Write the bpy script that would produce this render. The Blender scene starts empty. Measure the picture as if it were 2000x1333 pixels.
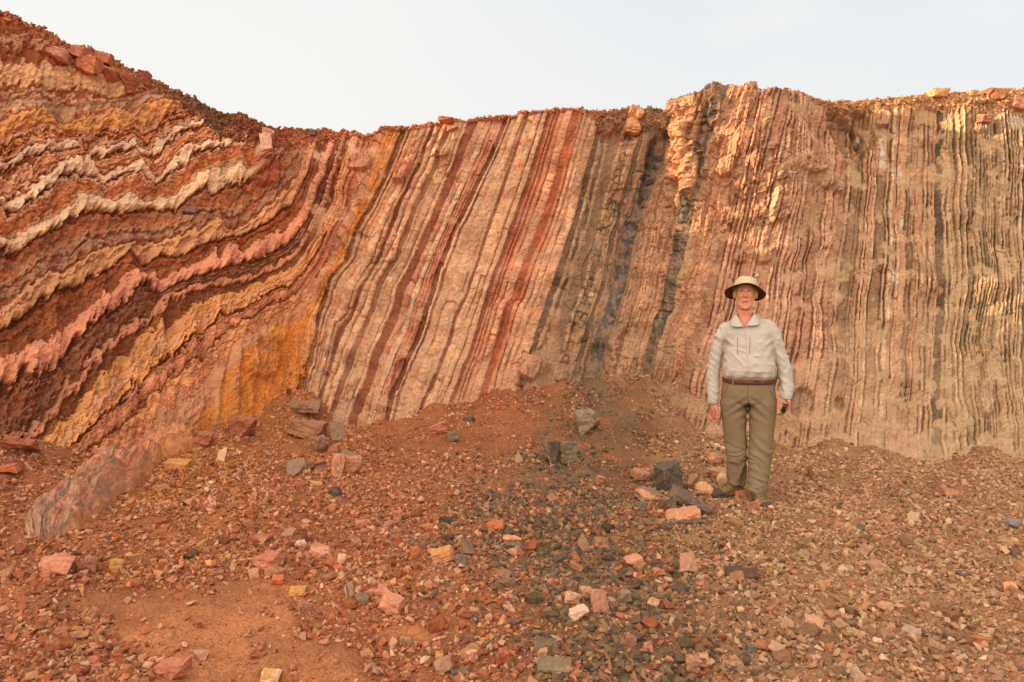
import bpy, bmesh, math, random
import numpy as np
from mathutils import Vector, Matrix, Euler
R = math.radians
random.seed(7); rng = np.random.default_rng(7)
scene = bpy.context.scene
col = scene.collection

# ------------------------------------------------------------------ camera
F = 1500.0; CX, CY = 1000.0, 666.5; CAMZ = 1.65; PITCH = math.atan(91.5/F)
cam_d = bpy.data.cameras.new('camera'); cam = bpy.data.objects.new('camera', cam_d); col.objects.link(cam)
cam_d.sensor_width = 36; cam_d.lens = 36*F/2000; cam_d.clip_start = 0.05; cam_d.clip_end = 2000
cam.location = (0, 0, CAMZ); cam.rotation_euler = (R(90)-PITCH, 0, 0)
scene.camera = cam

# ------------------------------------------------------------------ light
SUN_DIR = Vector((-0.93, 0.13, 0.262)).normalized()      # towards the sun: low, from the left
sun_el = math.asin(SUN_DIR.z); sun_az = math.atan2(SUN_DIR.x, SUN_DIR.y)
w = bpy.data.worlds.new("World"); scene.world = w; w.use_nodes = True
nt = w.node_tree; nt.nodes.clear()
def N(t, ty, **k):
    n = t.nodes.new(ty)
    for a, b in k.items():
        if a.startswith('i_'):
            key = a[2:]; key = int(key) if key.isdigit() else key.replace('_', ' ')
            n.inputs[key].default_value = b
        else: setattr(n, a, b)
    return n
def lk(t, a, b): t.links.new(a, b)
out = N(nt, 'ShaderNodeOutputWorld'); bg = N(nt, 'ShaderNodeBackground'); bg.inputs['Strength'].default_value = 0.12
sky = N(nt, 'ShaderNodeTexSky', sky_type='NISHITA'); sky.sun_disc = False
sky.sun_elevation = sun_el; sky.sun_rotation = sun_az; sky.dust_density = 4.0; sky.air_density = 1.0
tc = N(nt, 'ShaderNodeTexCoord'); sep = N(nt, 'ShaderNodeSeparateXYZ'); lk(nt, tc.outputs['Generated'], sep.inputs[0])
ramp = N(nt, 'ShaderNodeValToRGB'); lk(nt, sep.outputs['Z'], ramp.inputs[0])
e = ramp.color_ramp.elements; SK = 3.75
def c3(r, g, b, k=1.0): return (r*k, g*k, b*k, 1)
e[0].position = 0.0; e[0].color = c3(.93, .91, .87); e[1].position = 0.42; e[1].color = c3(.70, .81, .935)
m = ramp.color_ramp.elements.new(0.2); m.color = c3(.93, .94, .93)
# high thin cloud
map_ = N(nt, 'ShaderNodeMapping'); map_.inputs['Scale'].default_value = (1.6, 1.6, 5.5)
lk(nt, tc.outputs['Generated'], map_.inputs[0])
cn = N(nt, 'ShaderNodeTexNoise', i_Scale=1.7, i_Detail=7.0, i_Roughness=0.55); lk(nt, map_.outputs[0], cn.inputs['Vector'])
cr = N(nt, 'ShaderNodeMapRange', i_1=0.48, i_2=0.72, i_3=0.0, i_4=0.6); lk(nt, cn.outputs[0], cr.inputs[0])
# whiter towards the sun side (left)
sx = N(nt, 'ShaderNodeMapRange', i_1=0.55, i_2=-0.15, i_3=0.0, i_4=0.95); lk(nt, sep.outputs['X'], sx.inputs[0])
addc = N(nt, 'ShaderNodeMath', operation='ADD', use_clamp=True); lk(nt, cr.outputs[0], addc.inputs[0]); lk(nt, sx.outputs[0], addc.inputs[1])
mixc = N(nt, 'ShaderNodeMixRGB', blend_type='MIX'); mixc.inputs[2].default_value = c3(.985, .965, .93)
lk(nt, addc.outputs[0], mixc.inputs[0]); lk(nt, ramp.outputs[0], mixc.inputs[1])
# added fill light: unseen warm brightening of the sky half behind the viewer
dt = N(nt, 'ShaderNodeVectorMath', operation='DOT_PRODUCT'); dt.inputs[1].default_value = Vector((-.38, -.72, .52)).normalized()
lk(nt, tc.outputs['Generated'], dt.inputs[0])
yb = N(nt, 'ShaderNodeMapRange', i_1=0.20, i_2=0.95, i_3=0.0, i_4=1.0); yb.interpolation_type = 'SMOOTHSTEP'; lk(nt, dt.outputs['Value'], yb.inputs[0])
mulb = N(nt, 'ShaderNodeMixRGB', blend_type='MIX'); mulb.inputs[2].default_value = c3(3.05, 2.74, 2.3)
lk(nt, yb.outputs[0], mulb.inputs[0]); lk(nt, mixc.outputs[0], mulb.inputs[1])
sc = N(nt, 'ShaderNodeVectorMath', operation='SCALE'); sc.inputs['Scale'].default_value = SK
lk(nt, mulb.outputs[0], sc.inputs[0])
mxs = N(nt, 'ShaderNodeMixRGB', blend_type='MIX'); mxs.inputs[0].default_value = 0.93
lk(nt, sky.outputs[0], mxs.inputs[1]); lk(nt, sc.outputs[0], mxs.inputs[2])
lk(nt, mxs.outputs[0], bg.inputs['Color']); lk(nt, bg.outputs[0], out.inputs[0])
sd = bpy.data.lights.new('sun', 'SUN'); sun = bpy.data.objects.new('sun', sd); col.objects.link(sun)
sd.energy = 4.2; sd.angle = R(0.6); sd.color = (1.0, 0.73, 0.45)
sun.rotation_euler = SUN_DIR.to_track_quat('Z', 'Y').to_euler(); sun.location = (-10, 2, 12)
scene.view_settings.view_transform = 'Standard'; scene.view_settings.look = 'None'
scene.view_settings.gamma = 1; scene.view_settings.exposure = 1.1
scene.render.engine = 'CYCLES'

# ------------------------------------------------------------------ image projection helpers (px, py are image pixels)
cp, sp_ = math.cos(PITCH), math.sin(PITCH)
def P(px, py, Y):
    """world point at world depth Y seen at image pixel px, py"""
    a = (np.asarray(px, float)-CX)/F; b = -(np.asarray(py, float)-CY)/F
    dy = cp + b*sp_; dz = -sp_ + b*cp
    t = Y/dy
    return a*t, np.asarray(Y, float)+0*a, CAMZ+dz*t
def PR(x, y, z):
    z = z-CAMZ; f = y*cp - z*sp_; u = y*sp_ + z*cp
    return CX+F*x/f, CY-F*u/f
def srgb(c):
    c = np.asarray(c, float)/255.0
    return np.where(c <= .04045, c/12.92, ((c+.055)/1.055)**2.4)
ILL = np.array([1.06, 1.0, 0.96])*0.97
GK = np.array([.90, .87, .80])      # open ground gets more sky than the steep face
WK = np.array([1.0, .93, .93])
def alb(c):
    v = srgb(c)/ILL; return np.clip(v*min(1.0, .8/v.max()), 0.004, .8)

def _h(ix, iy, seed):
    h = (ix.astype(np.int64)*374761393 + iy.astype(np.int64)*668265263 + seed*1274126177) & 0xffffffff
    h = ((h ^ (h >> 13))*1274126177) & 0xffffffff
    h = ((h ^ (h >> 16))*2246822519) & 0xffffffff
    return h ^ (h >> 15)
def rnd(ix, iy=0, seed=0):
    ix = np.asarray(ix); iy = np.asarray(iy)+0*ix
    return _h(ix, iy, seed).astype(np.float64)/4294967295.0
def pn(x, y, seed=0):
    x = np.asarray(x, float); y = np.asarray(y, float)+0*x
    x0 = np.floor(x); y0 = np.floor(y); fx = x-x0; fy = y-y0
    ix = x0.astype(np.int64); iy = y0.astype(np.int64)
    u = fx*fx*fx*(fx*(fx*6-15)+10); v = fy*fy*fy*(fy*(fy*6-15)+10)
    def g(dx, dy):
        a = _h(ix+dx, iy+dy, seed).astype(np.float64)*(2*math.pi/4294967295.0)
        return np.cos(a)*(fx-dx)+np.sin(a)*(fy-dy)
    a = g(0, 0); b = g(1, 0); c = g(0, 1); d = g(1, 1)
    return 1.5*(a+(b-a)*u + ((c+(d-c)*u)-(a+(b-a)*u))*v)
def fbm(x, y, seed=0, o=4, g=0.5):
    s = 0; a = 1; f = 1
    for i in range(o):
        s = s + a*pn(x*f, y*f, seed+i*17); a *= g; f *= 2.03
    return s
def sst(a, b, x):
    t = np.clip((x-a)/(b-a), 0, 1); return t*t*(3-2*t)

# ------------------------------------------------------------------ mesh helpers
def mesh_np(name, verts, faces, colr=None, smooth=False):
    me = bpy.data.meshes.new(name)
    nv = len(verts); faces = np.asarray(faces); nf, k = faces.shape
    me.vertices.add(nv); me.vertices.foreach_set('co', np.asarray(verts, np.float32).ravel())
    me.loops.add(nf*k); me.loops.foreach_set('vertex_index', faces.astype(np.int32).ravel())
    me.polygons.add(nf); me.polygons.foreach_set('loop_start', np.arange(0, nf*k, k, dtype=np.int32))
    me.update(calc_edges=True)
    me.polygons.foreach_set('use_smooth', np.full(nf, smooth))
    if colr is not None:
        at = me.color_attributes.new('Col', 'FLOAT_COLOR', 'POINT')
        c = np.ones((nv, 4), np.float32); c[:, :3] = colr
        at.data.foreach_set('color', c.ravel())
    me.validate()
    return me
def tag(o, label=None, cat=None, group=None, kind=None):
    if label: o['label'] = label
    if cat: o['category'] = cat
    if group: o['group'] = group
    if kind: o['kind'] = kind
    return o
def link(name, me, mat, parent=None):
    o = bpy.data.objects.new(name, me); col.objects.link(o)
    if mat is not None and len(me.materials) == 0: me.materials.append(mat)
    if parent is not None: o.parent = parent
    return o
def empty(name, loc, rz=0):
    o = bpy.data.objects.new(name, None); col.objects.link(o); o.location = loc; o.rotation_euler = (0, 0, rz)
    o.empty_display_size = .1
    return o

def mat_rock(name, scale=40, bump=0.5, dist=0.01, var=0.25, speck=0.0, rough=.93, spec=.15, vor=0):
    m = bpy.data.materials.new(name); m.use_nodes = True; t = m.node_tree; b = t.nodes['Principled BSDF']
    b.inputs['Roughness'].default_value = rough; b.inputs['Specular IOR Level'].default_value = spec
    at = N(t, 'ShaderNodeAttribute', attribute_name='Col')
    tcn = N(t, 'ShaderNodeTexCoord')
    n1 = N(t, 'ShaderNodeTexNoise', i_Scale=scale, i_Detail=8.0, i_Roughness=.65); lk(t, tcn.outputs['Object'], n1.inputs['Vector'])
    n2 = N(t, 'ShaderNodeTexNoise', i_Scale=scale*.13, i_Detail=5.0, i_Roughness=.6); lk(t, tcn.outputs['Object'], n2.inputs['Vector'])
    ad = N(t, 'ShaderNodeMath', operation='ADD'); lk(t, n1.outputs[0], ad.inputs[0]); lk(t, n2.outputs[0], ad.inputs[1])
    mr = N(t, 'ShaderNodeMapRange', i_1=.6, i_2=1.4, i_3=1-var, i_4=1+var); lk(t, ad.outputs[0], mr.inputs[0])
    last = mr.outputs[0]; hgt = n1.outputs[0]
    if vor:
        v = N(t, 'ShaderNodeTexVoronoi', i_Scale=vor); lk(t, tcn.outputs['Object'], v.inputs['Vector'])
        sh = N(t, 'ShaderNodeSeparateColor'); lk(t, v.outputs['Color'], sh.inputs[0])
        m2 = N(t, 'ShaderNodeMapRange', i_1=0, i_2=1, i_3=1-speck, i_4=1+speck); lk(t, sh.outputs[0], m2.inputs[0])
        ml = N(t, 'ShaderNodeMath', operation='MULTIPLY'); lk(t, last, ml.inputs[0]); lk(t, m2.outputs[0], ml.inputs[1]); last = ml.outputs[0]
        sb = N(t, 'ShaderNodeMath', operation='SUBTRACT'); lk(t, n1.outputs[0], sb.inputs[0]); lk(t, v.outputs['Distance'], sb.inputs[1]); hgt = sb.outputs[0]
    vm = N(t, 'ShaderNodeVectorMath', operation='SCALE'); lk(t, at.outputs['Color'], vm.inputs[0]); lk(t, last, vm.inputs['Scale'])
    lk(t, vm.outputs[0], b.inputs['Base Color'])
    bp = N(t, 'ShaderNodeBump', i_Strength=bump, i_Distance=dist); lk(t, hgt, bp.inputs['Height']); lk(t, bp.outputs[0], b.inputs['Normal'])
    return m
M_CLIFF = mat_rock('layered_rock', 45, .75, .018, .26)
M_GROUND = mat_rock('gravelly_soil', 60, .6, .010, .22, .26, vor=90)
M_STONE = mat_rock('stone', 60, .5, .006, .22)
M_ROCK = mat_rock('boulder_rock', 35, .7, .01, .3)
M_WET = mat_rock('dark_shiny_rock', 30, .7, .01, .35, rough=.5, spec=.5)

# ------------------------------------------------------------------ strata guides: bedding lines as traced polylines (image pixel coordinates)
GL = [  # (s, points) ordered downwards on the left limb / rightwards on the steep limb
 (-200, [(-600,-400),(0,-150),(600,-60),(760,-200)]),
 (-60, [(-600,60),(0,165),(60,160),(120,175),(180,178),(215,190),(300,170),(400,120),(600,0),(770,-180)]),
 (0, [(-600,150),(-150,235),(0,235),(40,215),(75,212),(95,228),(110,240),(135,240),(165,225),(200,218),(205,213),(260,215),(275,200),(290,195),(330,195),(380,203),(450,165),(520,115),(600,50),(775,-170)]),
 (30, [(-600,190),(-150,260),(0,258),(50,246),(90,242),(130,258),(170,255),(220,240),(240,248),(290,234),(330,214),(380,210),(450,180),(520,130),(600,66),(780,-160)]),
 (75, [(-600,270),(-120,330),(0,313),(18,316),(36,298),(60,284),(90,274),(105,282),(125,277),(150,276),(160,290),(178,302),(190,290),(205,284),(235,279),(258,272),(275,285),(300,286),(310,278),(325,262),(340,250),(380,240),(420,215),(470,170),(520,140),(600,80),(785,-150)]),
 (90, [(-600,285),(-120,345),(0,326),(18,328),(45,306),(90,290),(105,294),(150,290),(160,302),(178,313),(205,298),(235,291),(260,285),(275,296),(300,299),(312,294),(325,275),(343,258),(385,246),(430,216),(480,170),(520,150),(600,90),(790,-140)]),
 (140, [(-600,365),(-120,410),(0,388),(10,396),(30,387),(60,361),(95,327),(125,308),(150,303),(170,305),(183,318),(200,338),(235,325),(270,314),(285,324),(312,342),(330,322),(345,298),(358,282),(372,281),(385,288),(400,276),(418,268),(430,278),(445,268),(470,262),(500,225),(540,170),(610,90),(800,-120)]),
 (160, [(-600,385),(-120,425),(0,402),(12,409),(35,402),(70,374),(110,345),(140,334),(172,341),(190,343),(203,352),(235,341),(270,328),(287,338),(312,353),(330,340),(348,322),(362,306),(380,294),(400,287),(420,286),(450,279),(480,262),(510,225),(550,170),(620,90),(805,-110)]),
 (210, [(-600,460),(-120,478),(0,463),(20,465),(60,440),(110,420),(135,398),(150,385),(185,382),(200,390),(220,387),(250,376),(275,388),(300,390),(335,380),(345,372),(362,362),(380,345),(400,333),(410,338),(422,318),(440,331),(465,308),(485,326),(500,318),(512,306),(532,288),(550,262),(580,190),(640,90),(820,-90)]),
 (240, [(-600,485),(-120,505),(0,483),(30,488),(75,455),(110,440),(150,412),(185,408),(220,412),(260,406),(350,402),(365,385),(395,360),(415,376),(450,352),(470,348),(485,347),(500,332),(520,322),(545,300),(565,262),(595,190),(655,90),(830,-80)]),
 (330, [(-600,640),(-120,650),(0,600),(30,575),(75,540),(95,533),(125,532),(150,510),(170,495),(200,487),(250,475),(270,475),(310,470),(370,455),(400,440),(425,430),(435,447),(460,450),(500,422),(520,405),(550,378),(575,352),(598,305),(612,255),(660,120),(840,-70)]),
 (375, [(-600,690),(-120,700),(0,642),(20,625),(45,612),(75,588),(105,560),(130,556),(150,555),(185,530),(210,525),(245,492),(270,505),(290,515),(310,495),(350,497),(390,480),(420,470),(450,462),(480,455),(515,436),(540,415),(572,386),(598,345),(615,300),(628,255),(675,120),(850,-60)]),
 (440, [(-600,760),(-120,760),(0,700),(30,690),(60,672),(110,648),(125,645),(170,600),(200,572),(220,565),(240,535),(260,530),(285,538),(300,533),(312,546),(330,535),(380,515),(400,505),(415,490),(425,502),(440,481),(460,480),(475,490),(500,465),(530,455),(560,440),(592,398),(616,345),(634,295),(646,255),(690,120),(860,-50)]),
 (475, [(-600,800),(-120,800),(0,750),(45,722),(60,706),(80,716),(110,702),(130,690),(150,650),(170,622),(200,602),(240,580),(262,552),(290,550),(318,568),(335,558),(350,550),(400,532),(440,520),(470,511),(520,498),(560,470),(600,420),(625,362),(648,300),(660,255),(700,120),(870,-40)]),
 (520, [(-600,900),(-120,880),(0,860),(60,830),(90,800),(120,760),(150,735),(170,700),(205,670),(245,642),(275,618),(300,603),(320,576),(340,573),(360,563),(395,553),(430,546),(460,540),(500,532),(530,514),(565,492),(603,440),(632,380),(660,300),(672,255),(712,120),(880,-30)]),
 (535, [(-600,920),(-120,900),(0,880),(70,850),(100,820),(130,780),(160,750),(185,712),(220,678),(255,650),(290,630),(310,612),(335,590),(365,575),(400,562),(430,556),(465,550),(500,543),(535,526),(572,500),(608,450),(638,388),(666,305),(680,255),(720,120),(885,-25)]),
 (560, [(-600,960),(-120,930),(0,920),(60,880),(110,830),(150,800),(180,750),(215,710),(245,695),(270,660),(312,624),(330,640),(350,615),(400,585),(430,572),(480,562),(530,540),(578,510),(614,460),(644,398),(674,310),(688,255),(728,120),(890,-20)]),
 (600, [(-600,1010),(-120,990),(0,960),(60,930),(100,900),(160,842),(200,802),(240,770),(258,742),(275,735),(300,705),(340,682),(375,640),(395,650),(420,612),(470,600),(520,570),(560,555),(590,530),(625,478),(655,412),(685,330),(700,255),(745,120),(900,-15)]),
 (670, [(-600,1060),(-120,1030),(0,1010),(60,985),(100,950),(150,928),(220,888),(275,850),(310,800),(370,750),(400,735),(440,690),(470,650),(500,640),(540,612),(575,600),(605,570),(640,505),(672,430),(702,350),(725,265),(770,120),(910,-10)]),
 (698, [(-600,1140),(-120,1120),(100,1060),(150,1010),(200,960),(250,920),(300,900),(350,870),(390,820),(420,780),(440,740),(455,705),(490,672),(540,640),(580,618),(615,585),(650,515),(688,430),(718,355),(745,270),(790,120),(920,-5)]),
 (728, [(-600,2200),(0,1500),(400,1200),(500,980),(545,880),(590,760),(614,661),(620,619),(644,554),(677,500),(692,455),(734,386),(761,320),(788,251),(840,120)]),
]
GR = [
 (728, [(840,120),(788,251),(761,320),(734,386),(692,455),(677,500),(644,554),(620,619),(614,661),(590,760),(560,900),(540,1100)]),
 (782, [(890,120),(842,257),(812,329),(785,392),(758,455),(734,509),(692,590),(665,637),(644,718),(615,800),(570,1100)]),
 (859, [(962,120),(920,248),(881,350),(851,431),(824,488),(788,560),(770,616),(734,694),(710,766),(692,814),(600,1100)]),
 (914, [(1035,120),(992,227),(962,300),(932,362),(911,410),(881,470),(860,530),(824,640),(803,691),(776,745),(758,820),(660,1100)]),
 (970, [(1065,120),(1028,233),(1004,299),(980,371),(956,440),(932,515),(914,569),(890,616),(875,670),(848,742),(830,790),(720,1100)]),
 (1018, [(1110,120),(1076,224),(1058,284),(1037,350),(1016,404),(995,470),(971,536),(941,634),(920,700),(890,775),(800,1100)]),
 (1071, [(1150,120),(1120,222),(1099,300),(1079,380),(1055,440),(1031,500),(1004,584),(992,595),(968,679),(953,736),(850,1100)]),
 (1130, [(1210,120),(1180,231),(1162,285),(1141,360),(1126,420),(1105,480),(1090,537),(1051,649),(1024,736),(930,1100)]),
 (1240, [(1310,120),(1278,255),(1262,330),(1240,400),(1215,520),(1200,590),(1180,650),(1165,700),(1140,780),(1060,1100)]),
 (1348, [(1420,120),(1400,200),(1375,290),(1355,370),(1335,450),(1320,530),(1300,600),(1275,680),(1250,780),(1190,1100)]),
 (1402, [(1470,120),(1445,210),(1425,300),(1402,405),(1384,465),(1366,540),(1345,619),(1324,670),(1300,754),(1230,1100)]),
 (1540, [(1580,120),(1560,230),(1545,350),(1538,420),(1522,550),(1500,700),(1470,850),(1430,1100)]),
 (1700, [(1712,120),(1708,300),(1700,400),(1690,520),(1680,700),(1665,850),(1640,1100)]),
 (1836, [(1842,120),(1840,300),(1836,400),(1840,520),(1838,600),(1832,820),(1830,1100)]),
 (1922, [(1915,120),(1922,300),(1922,400),(1926,520),(1920,590),(1908,670),(1926,760),(1940,900),(1950,1100)]),
 (2010, [(1990,120),(2008,300),(2010,400),(2012,520),(2006,700),(2030,900),(2040,1100)]),
 (3000, [(3000,120),(3000,1100)]),
]
def strata(px, py):
    """bedding coordinate s, relief residual r, limb weight w (0 left, 1 steep)"""
    sh = px.shape
    ucol = px[0] if px.ndim == 2 and np.allclose(px[0], px[-1]) else None
    def yk(pts, x):
        a = np.array(pts, float); o = np.argsort(a[:, 0]); return np.interp(x, a[o, 0], a[o, 1])
    if ucol is not None: X = ucol
    else: X = px.ravel()
    ys = [yk(p, X) for s, p in GL]
    for i in range(1, len(ys)): ys[i] = np.maximum(ys[i], ys[i-1]+2)
    xx = np.linspace(-600, 900, 1501); ker = np.exp(-0.5*(np.arange(-90, 91)/34.0)**2); ker /= ker.sum()
    res = []
    for s, p in GL:
        c = yk(p, xx); cs = np.convolve(np.pad(c, 90, mode='edge'), ker, 'valid'); res.append(np.interp(X, xx, c-cs))
    if ucol is not None:
        ys = [np.broadcast_to(y, sh) for y in ys]; res = [np.broadcast_to(y, sh) for y in res]
    else:
        ys = [y.reshape(sh) for y in ys]; res = [y.reshape(sh) for y in res]
    sv = [s for s, p in GL]
    sL = sv[0]+(py-ys[0])*1.0; r = np.zeros(sh)+res[0]
    for k in range(len(sv)-1):
        t = (py-ys[k])/(ys[k+1]-ys[k]); mk = (t >= 0) & (t < 1)
        sL = np.where(mk, sv[k]+t*(sv[k+1]-sv[k]), sL); r = np.where(mk, res[k]*(1-t)+res[k+1]*t, r)
    mk = py >= ys[-1]; sL = np.where(mk, sv[-1]+(py-ys[-1])*.3, sL); r = np.where(mk, 0, r)
    # steep limb
    gs = [(s, [q for q in p if q[0] > 470]) for s, p in GL[8:-1]]+GR
    def xk(pts):
        a = np.array(pts, float); o = np.argsort(a[:, 1]); yy = a[o, 1]; return np.interp(py, yy, a[o, 0])
    prev = None; sR = None
    for s, p in gs:
        x = xk(p)
        if prev is not None:
            x = np.maximum(x, prev[1]+2)
            t = (px-prev[1])/(x-prev[1]); mk = (t >= 0) & (t < 1)
            sR = np.where(mk, prev[0]+t*(s-prev[0]), sR)
        else: sR = np.zeros(sh)+s
        prev = (s, x)
    wl = sst(555, 625, px+ (py-450)*-.06)
    return sL*(1-wl)+sR*wl, r, wl

# layer table: (s0, s1, thickness range, [(colour, hardness, weight)...])
LT = [
 (-900,-60,(9,26),[((165,88,60),.3,3),((140,68,46),0,2),((190,125,95),.7,1.5),((168,108,84),.4,1)]),
 (-60,0,(6,14),[((150,75,52),0,3),((176,116,92),.4,1.3),((130,60,42),-.2,2),((190,125,90),.4,1)]),
 (0,30,(9,16),[((220,150,94),1.0,2),((226,176,132),1.1,1)]),
 (30,75,(3,8),[((168,84,52),0,3),((130,62,36),-.5,2),((190,106,70),.3,2),((212,150,116),.7,1.4)]),
 (75,90,(15,15),[((236,188,154),1.3,1)]),
 (90,94,(4,4),[((112,48,30),-.7,1)]),
 (94,102,(3,6),[((168,84,52),0,3),((130,62,36),-.5,2),((190,106,70),.3,1)]),
 (102,108,(6,6),[((218,165,130),.8,1)]),
 (108,140,(3,8),[((168,84,52),0,3),((130,62,36),-.5,2),((190,106,70),.3,2),((212,150,116),.7,1.3)]),
 (140,160,(20,20),[((238,190,156),1.4,1)]),
 (160,166,(3,3),[((108,46,28),-.8,1)]),
 (166,210,(3,8),[((168,84,52),0,3),((130,62,36),-.5,2),((190,106,70),.3,2),((212,150,116),.7,1.3)]),
 (210,240,(30,30),[((232,184,144),1.4,1)]),
 (240,250,(5,5),[((112,50,32),-.7,1)]),
 (250,330,(5,14),[((146,72,48),-.3,3),((168,84,54),0,2.4),((156,98,78),.3,1.0),((128,74,56),0,1)]),
 (330,375,(14,26),[((214,148,104),1.1,2),((206,136,82),1.0,1)]),
 (375,386,(5,5),[((108,50,32),-.8,1)]),
 (386,440,(4,11),[((134,68,44),-.5,3),((140,66,44),0,2),((200,138,98),.6,.8)]),
 (440,475,(35,35),[((208,134,102),1.3,1)]),
 (475,486,(5,5),[((104,48,32),-.8,1)]),
 (486,520,(4,11),[((120,60,40),-.6,3),((128,68,52),-.1,1.5)]),
 (520,535,(15,15),[((202,130,97),1,1)]),
 (535,560,(5,9),[((124,60,38),-.5,2),((146,72,48),0,1.5)]),
 (560,600,(12,20),[((220,148,90),1,2),((212,148,108),1,2),((214,142,72),.9,1)]),
 (600,607,(4,4),[((106,48,32),-.7,1)]),
 (607,670,(4,9),[((168,84,52),0,2),((186,112,80),.5,2),((126,60,38),-.5,2),((202,128,92),.8,1.5)]),
 (670,698,(14,28),[((194,130,96),1,2),((186,124,90),1,1)]),
 (698,722,(6,12),[((196,116,54),.7,3),((204,136,84),.9,1.5),((205,155,115),.9,1)]),
 (722,732,(10,10),[((108,66,50),-1,1)]),
 (732,780,(6,15),[((208,150,114),.9,3),((196,134,98),.7,2),((144,94,70),-.5,.6)]),
 (780,787,(7,7),[((122,72,52),-1.2,1)]),
 (787,850,(6,16),[((208,150,114),.9,3),((198,122,88),1,1),((196,142,106),.7,2),((140,90,66),-.5,.5)]),
 (850,866,(16,16),[((128,72,52),-1.0,1)]),
 (866,908,(5,13),[((206,132,100),.8,3),((192,112,82),.6,2),((208,158,125),.8,1)]),
 (908,918,(10,10),[((118,70,52),-1.3,1)]),
 (918,923,(5,5),[((214,160,122),.6,1)]),
 (923,927,(4,4),[((130,80,60),-.8,1)]),
 (927,967,(8,20),[((206,150,116),.7,3),((196,148,112),.5,2)]),
 (967,973,(6,6),[((132,82,62),-1,1)]),
 (973,1010,(7,16),[((208,152,118),.7,3),((200,148,112),.5,2)]),
 (1010,1018,(8,8),[((126,70,50),-1,1)]),
 (1018,1037,(2.6,4.2),[((182,104,76),.4,2),((142,78,56),-.6,2)]),
 (1037,1066,(7,14),[((194,120,88),.6,2),((208,142,110),.7,2)]),
 (1066,1080,(14,14),[((152,82,58),-.9,1)]),
 (1080,1125,(7,14),[((206,146,114),.8,3),((194,106,72),.5,1.6)]),
 (1125,1135,(10,10),[((92,72,56),-1,1)]),
 (1135,1222,(4,10),[((160,120,86),.5,3),((134,98,70),.1,2),((174,134,98),.8,2),((112,84,64),-.6,1.4)]),
 (1222,1230,(3,5),[((150,108,78),.2,1)]),
 (1230,1256,(8,26),[((80,72,66),-.2,3)]),
 (1256,1262,(3,4),[((150,106,76),.2,1)]),
 (1262,1335,(3.5,8),[((176,126,94),.4,3),((138,94,68),-.2,2),((192,142,106),.8,2),((92,66,50),-1,1)]),
 (1335,1362,(12,27),[((78,70,62),.4,3),((112,90,72),.2,1.4)]),
 (1362,1372,(4,6),[((180,130,98),.4,1),((160,110,82),.2,1)]),
 (1372,1430,(4,9),[((188,126,96),.5,3),((160,102,76),0,2),((104,62,46),-1,1.4),((200,140,106),.8,1.5)]),
 (1430,1640,(3.5,7.5),[((206,146,116),.8,3),((186,124,98),.4,3),((156,106,80),.1,1.3),((210,158,128),.9,.8)]),
 (1640,1828,(3.5,7.5),[((200,144,114),.8,3),((176,124,94),.4,3),((150,108,80),.1,1.3),((212,164,132),.9,.8)]),
 (1828,1843,(3,6),[((92,70,54),-1,2),((150,116,84),0,1)]),
 (1843,3100,(3.5,7.5),[((198,150,116),.8,3),((172,130,98),.4,3),((146,110,80),.1,1.3),((212,168,136),.9,1)]),
]
edges, lcol, lprot, ljoint = [], [], [], []
rr = random.Random(3); a = -900
for s0, s1, (t0, t1), cols in LT:
    s = s0; inter = s0 >= 1430 and s0 != 1828
    while s < s1-1e-6:
        th = rr.uniform(t0, t1)
        if inter and rr.random() < .12: th *= rr.uniform(1.8, 2.8)
        if s+th > s1-t0*.6: th = s1-s
        c, h, _ = rr.choices(cols, [q[2] for q in cols])[0]
        k = rr.uniform(.93, 1.07)
        edges.append(s); lcol.append(alb(np.array(c)*k)); lprot.append(h+rr.uniform(-.25, .25)); ljoint.append(rr.uniform(22, 80) if s > 1450 else rr.uniform(11, 34) if s > 1130 else rr.uniform(14, 60))
        s += th
        if (inter and s < s1-4 and rr.random() < .85) or (732 < s < 1125 and s < s1-5 and th > 6 and rr.random() < .5):      # thin dark shale parting between the beds
            th = rr.choice([1.4, 1.8, 2.4] if s < 1130 else [1.4, 1.8, 2.4, 3.4])
            c = (140, 90, 66) if s < 1130 else (122, 84, 62) if s < 1640 else (114, 86, 64)
            edges.append(s); lcol.append(alb(np.array(c)*rr.uniform(.85, 1.2))); lprot.append(rr.uniform(-1.0, -.35)); ljoint.append(60)
            s += th
edges = np.array(edges); lcol = np.array(lcol); lprot = np.array(lprot); ljoint = np.array(ljoint)
lwid = np.diff(np.append(edges, 3100))

# ------------------------------------------------------------------ cliff base shape
SKY = np.array([(-1600,-450),(-600,-260),(-120,-50),(0,18),(30,30),(55,48),(85,52),(110,70),(140,92),(185,96),(215,108),(250,132),(285,148),(320,165),(350,180),(380,192),(410,210),(440,224),(470,222),(500,232),(520,246),(560,250),(600,252),(640,255),(690,256),(715,266),(735,258),(752,246),(800,246),(860,240),(900,235),(940,230),(990,225),(1050,217),(1090,212),(1125,211),(1150,217),(1190,216),(1230,211),(1260,211),(1300,214),(1310,196),(1340,191),(1372,182),(1388,170),(1400,167),(1425,172),(1450,178),(1480,184),(1540,181),(1570,184),(1600,195),(1630,196),(1700,193),(1760,188),(1820,183),(1870,181),(1930,178),(2000,172),(2200,160),(2700,150)], float)
FOOT = np.array([(-1600,1000),(-600,930),(0,880),(50,880),(150,905),(280,890),(360,850),(430,835),(500,830),(560,780),(600,760),(640,800),(700,852),(760,832),(830,805),(900,785),(1000,765),(1080,752),(1130,752),(1200,742),(1290,765),(1340,835),(1400,860),(1500,868),(1620,868),(1700,880),(1760,892),(1850,895),(1930,893),(2000,885),(2700,880)], float)
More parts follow.
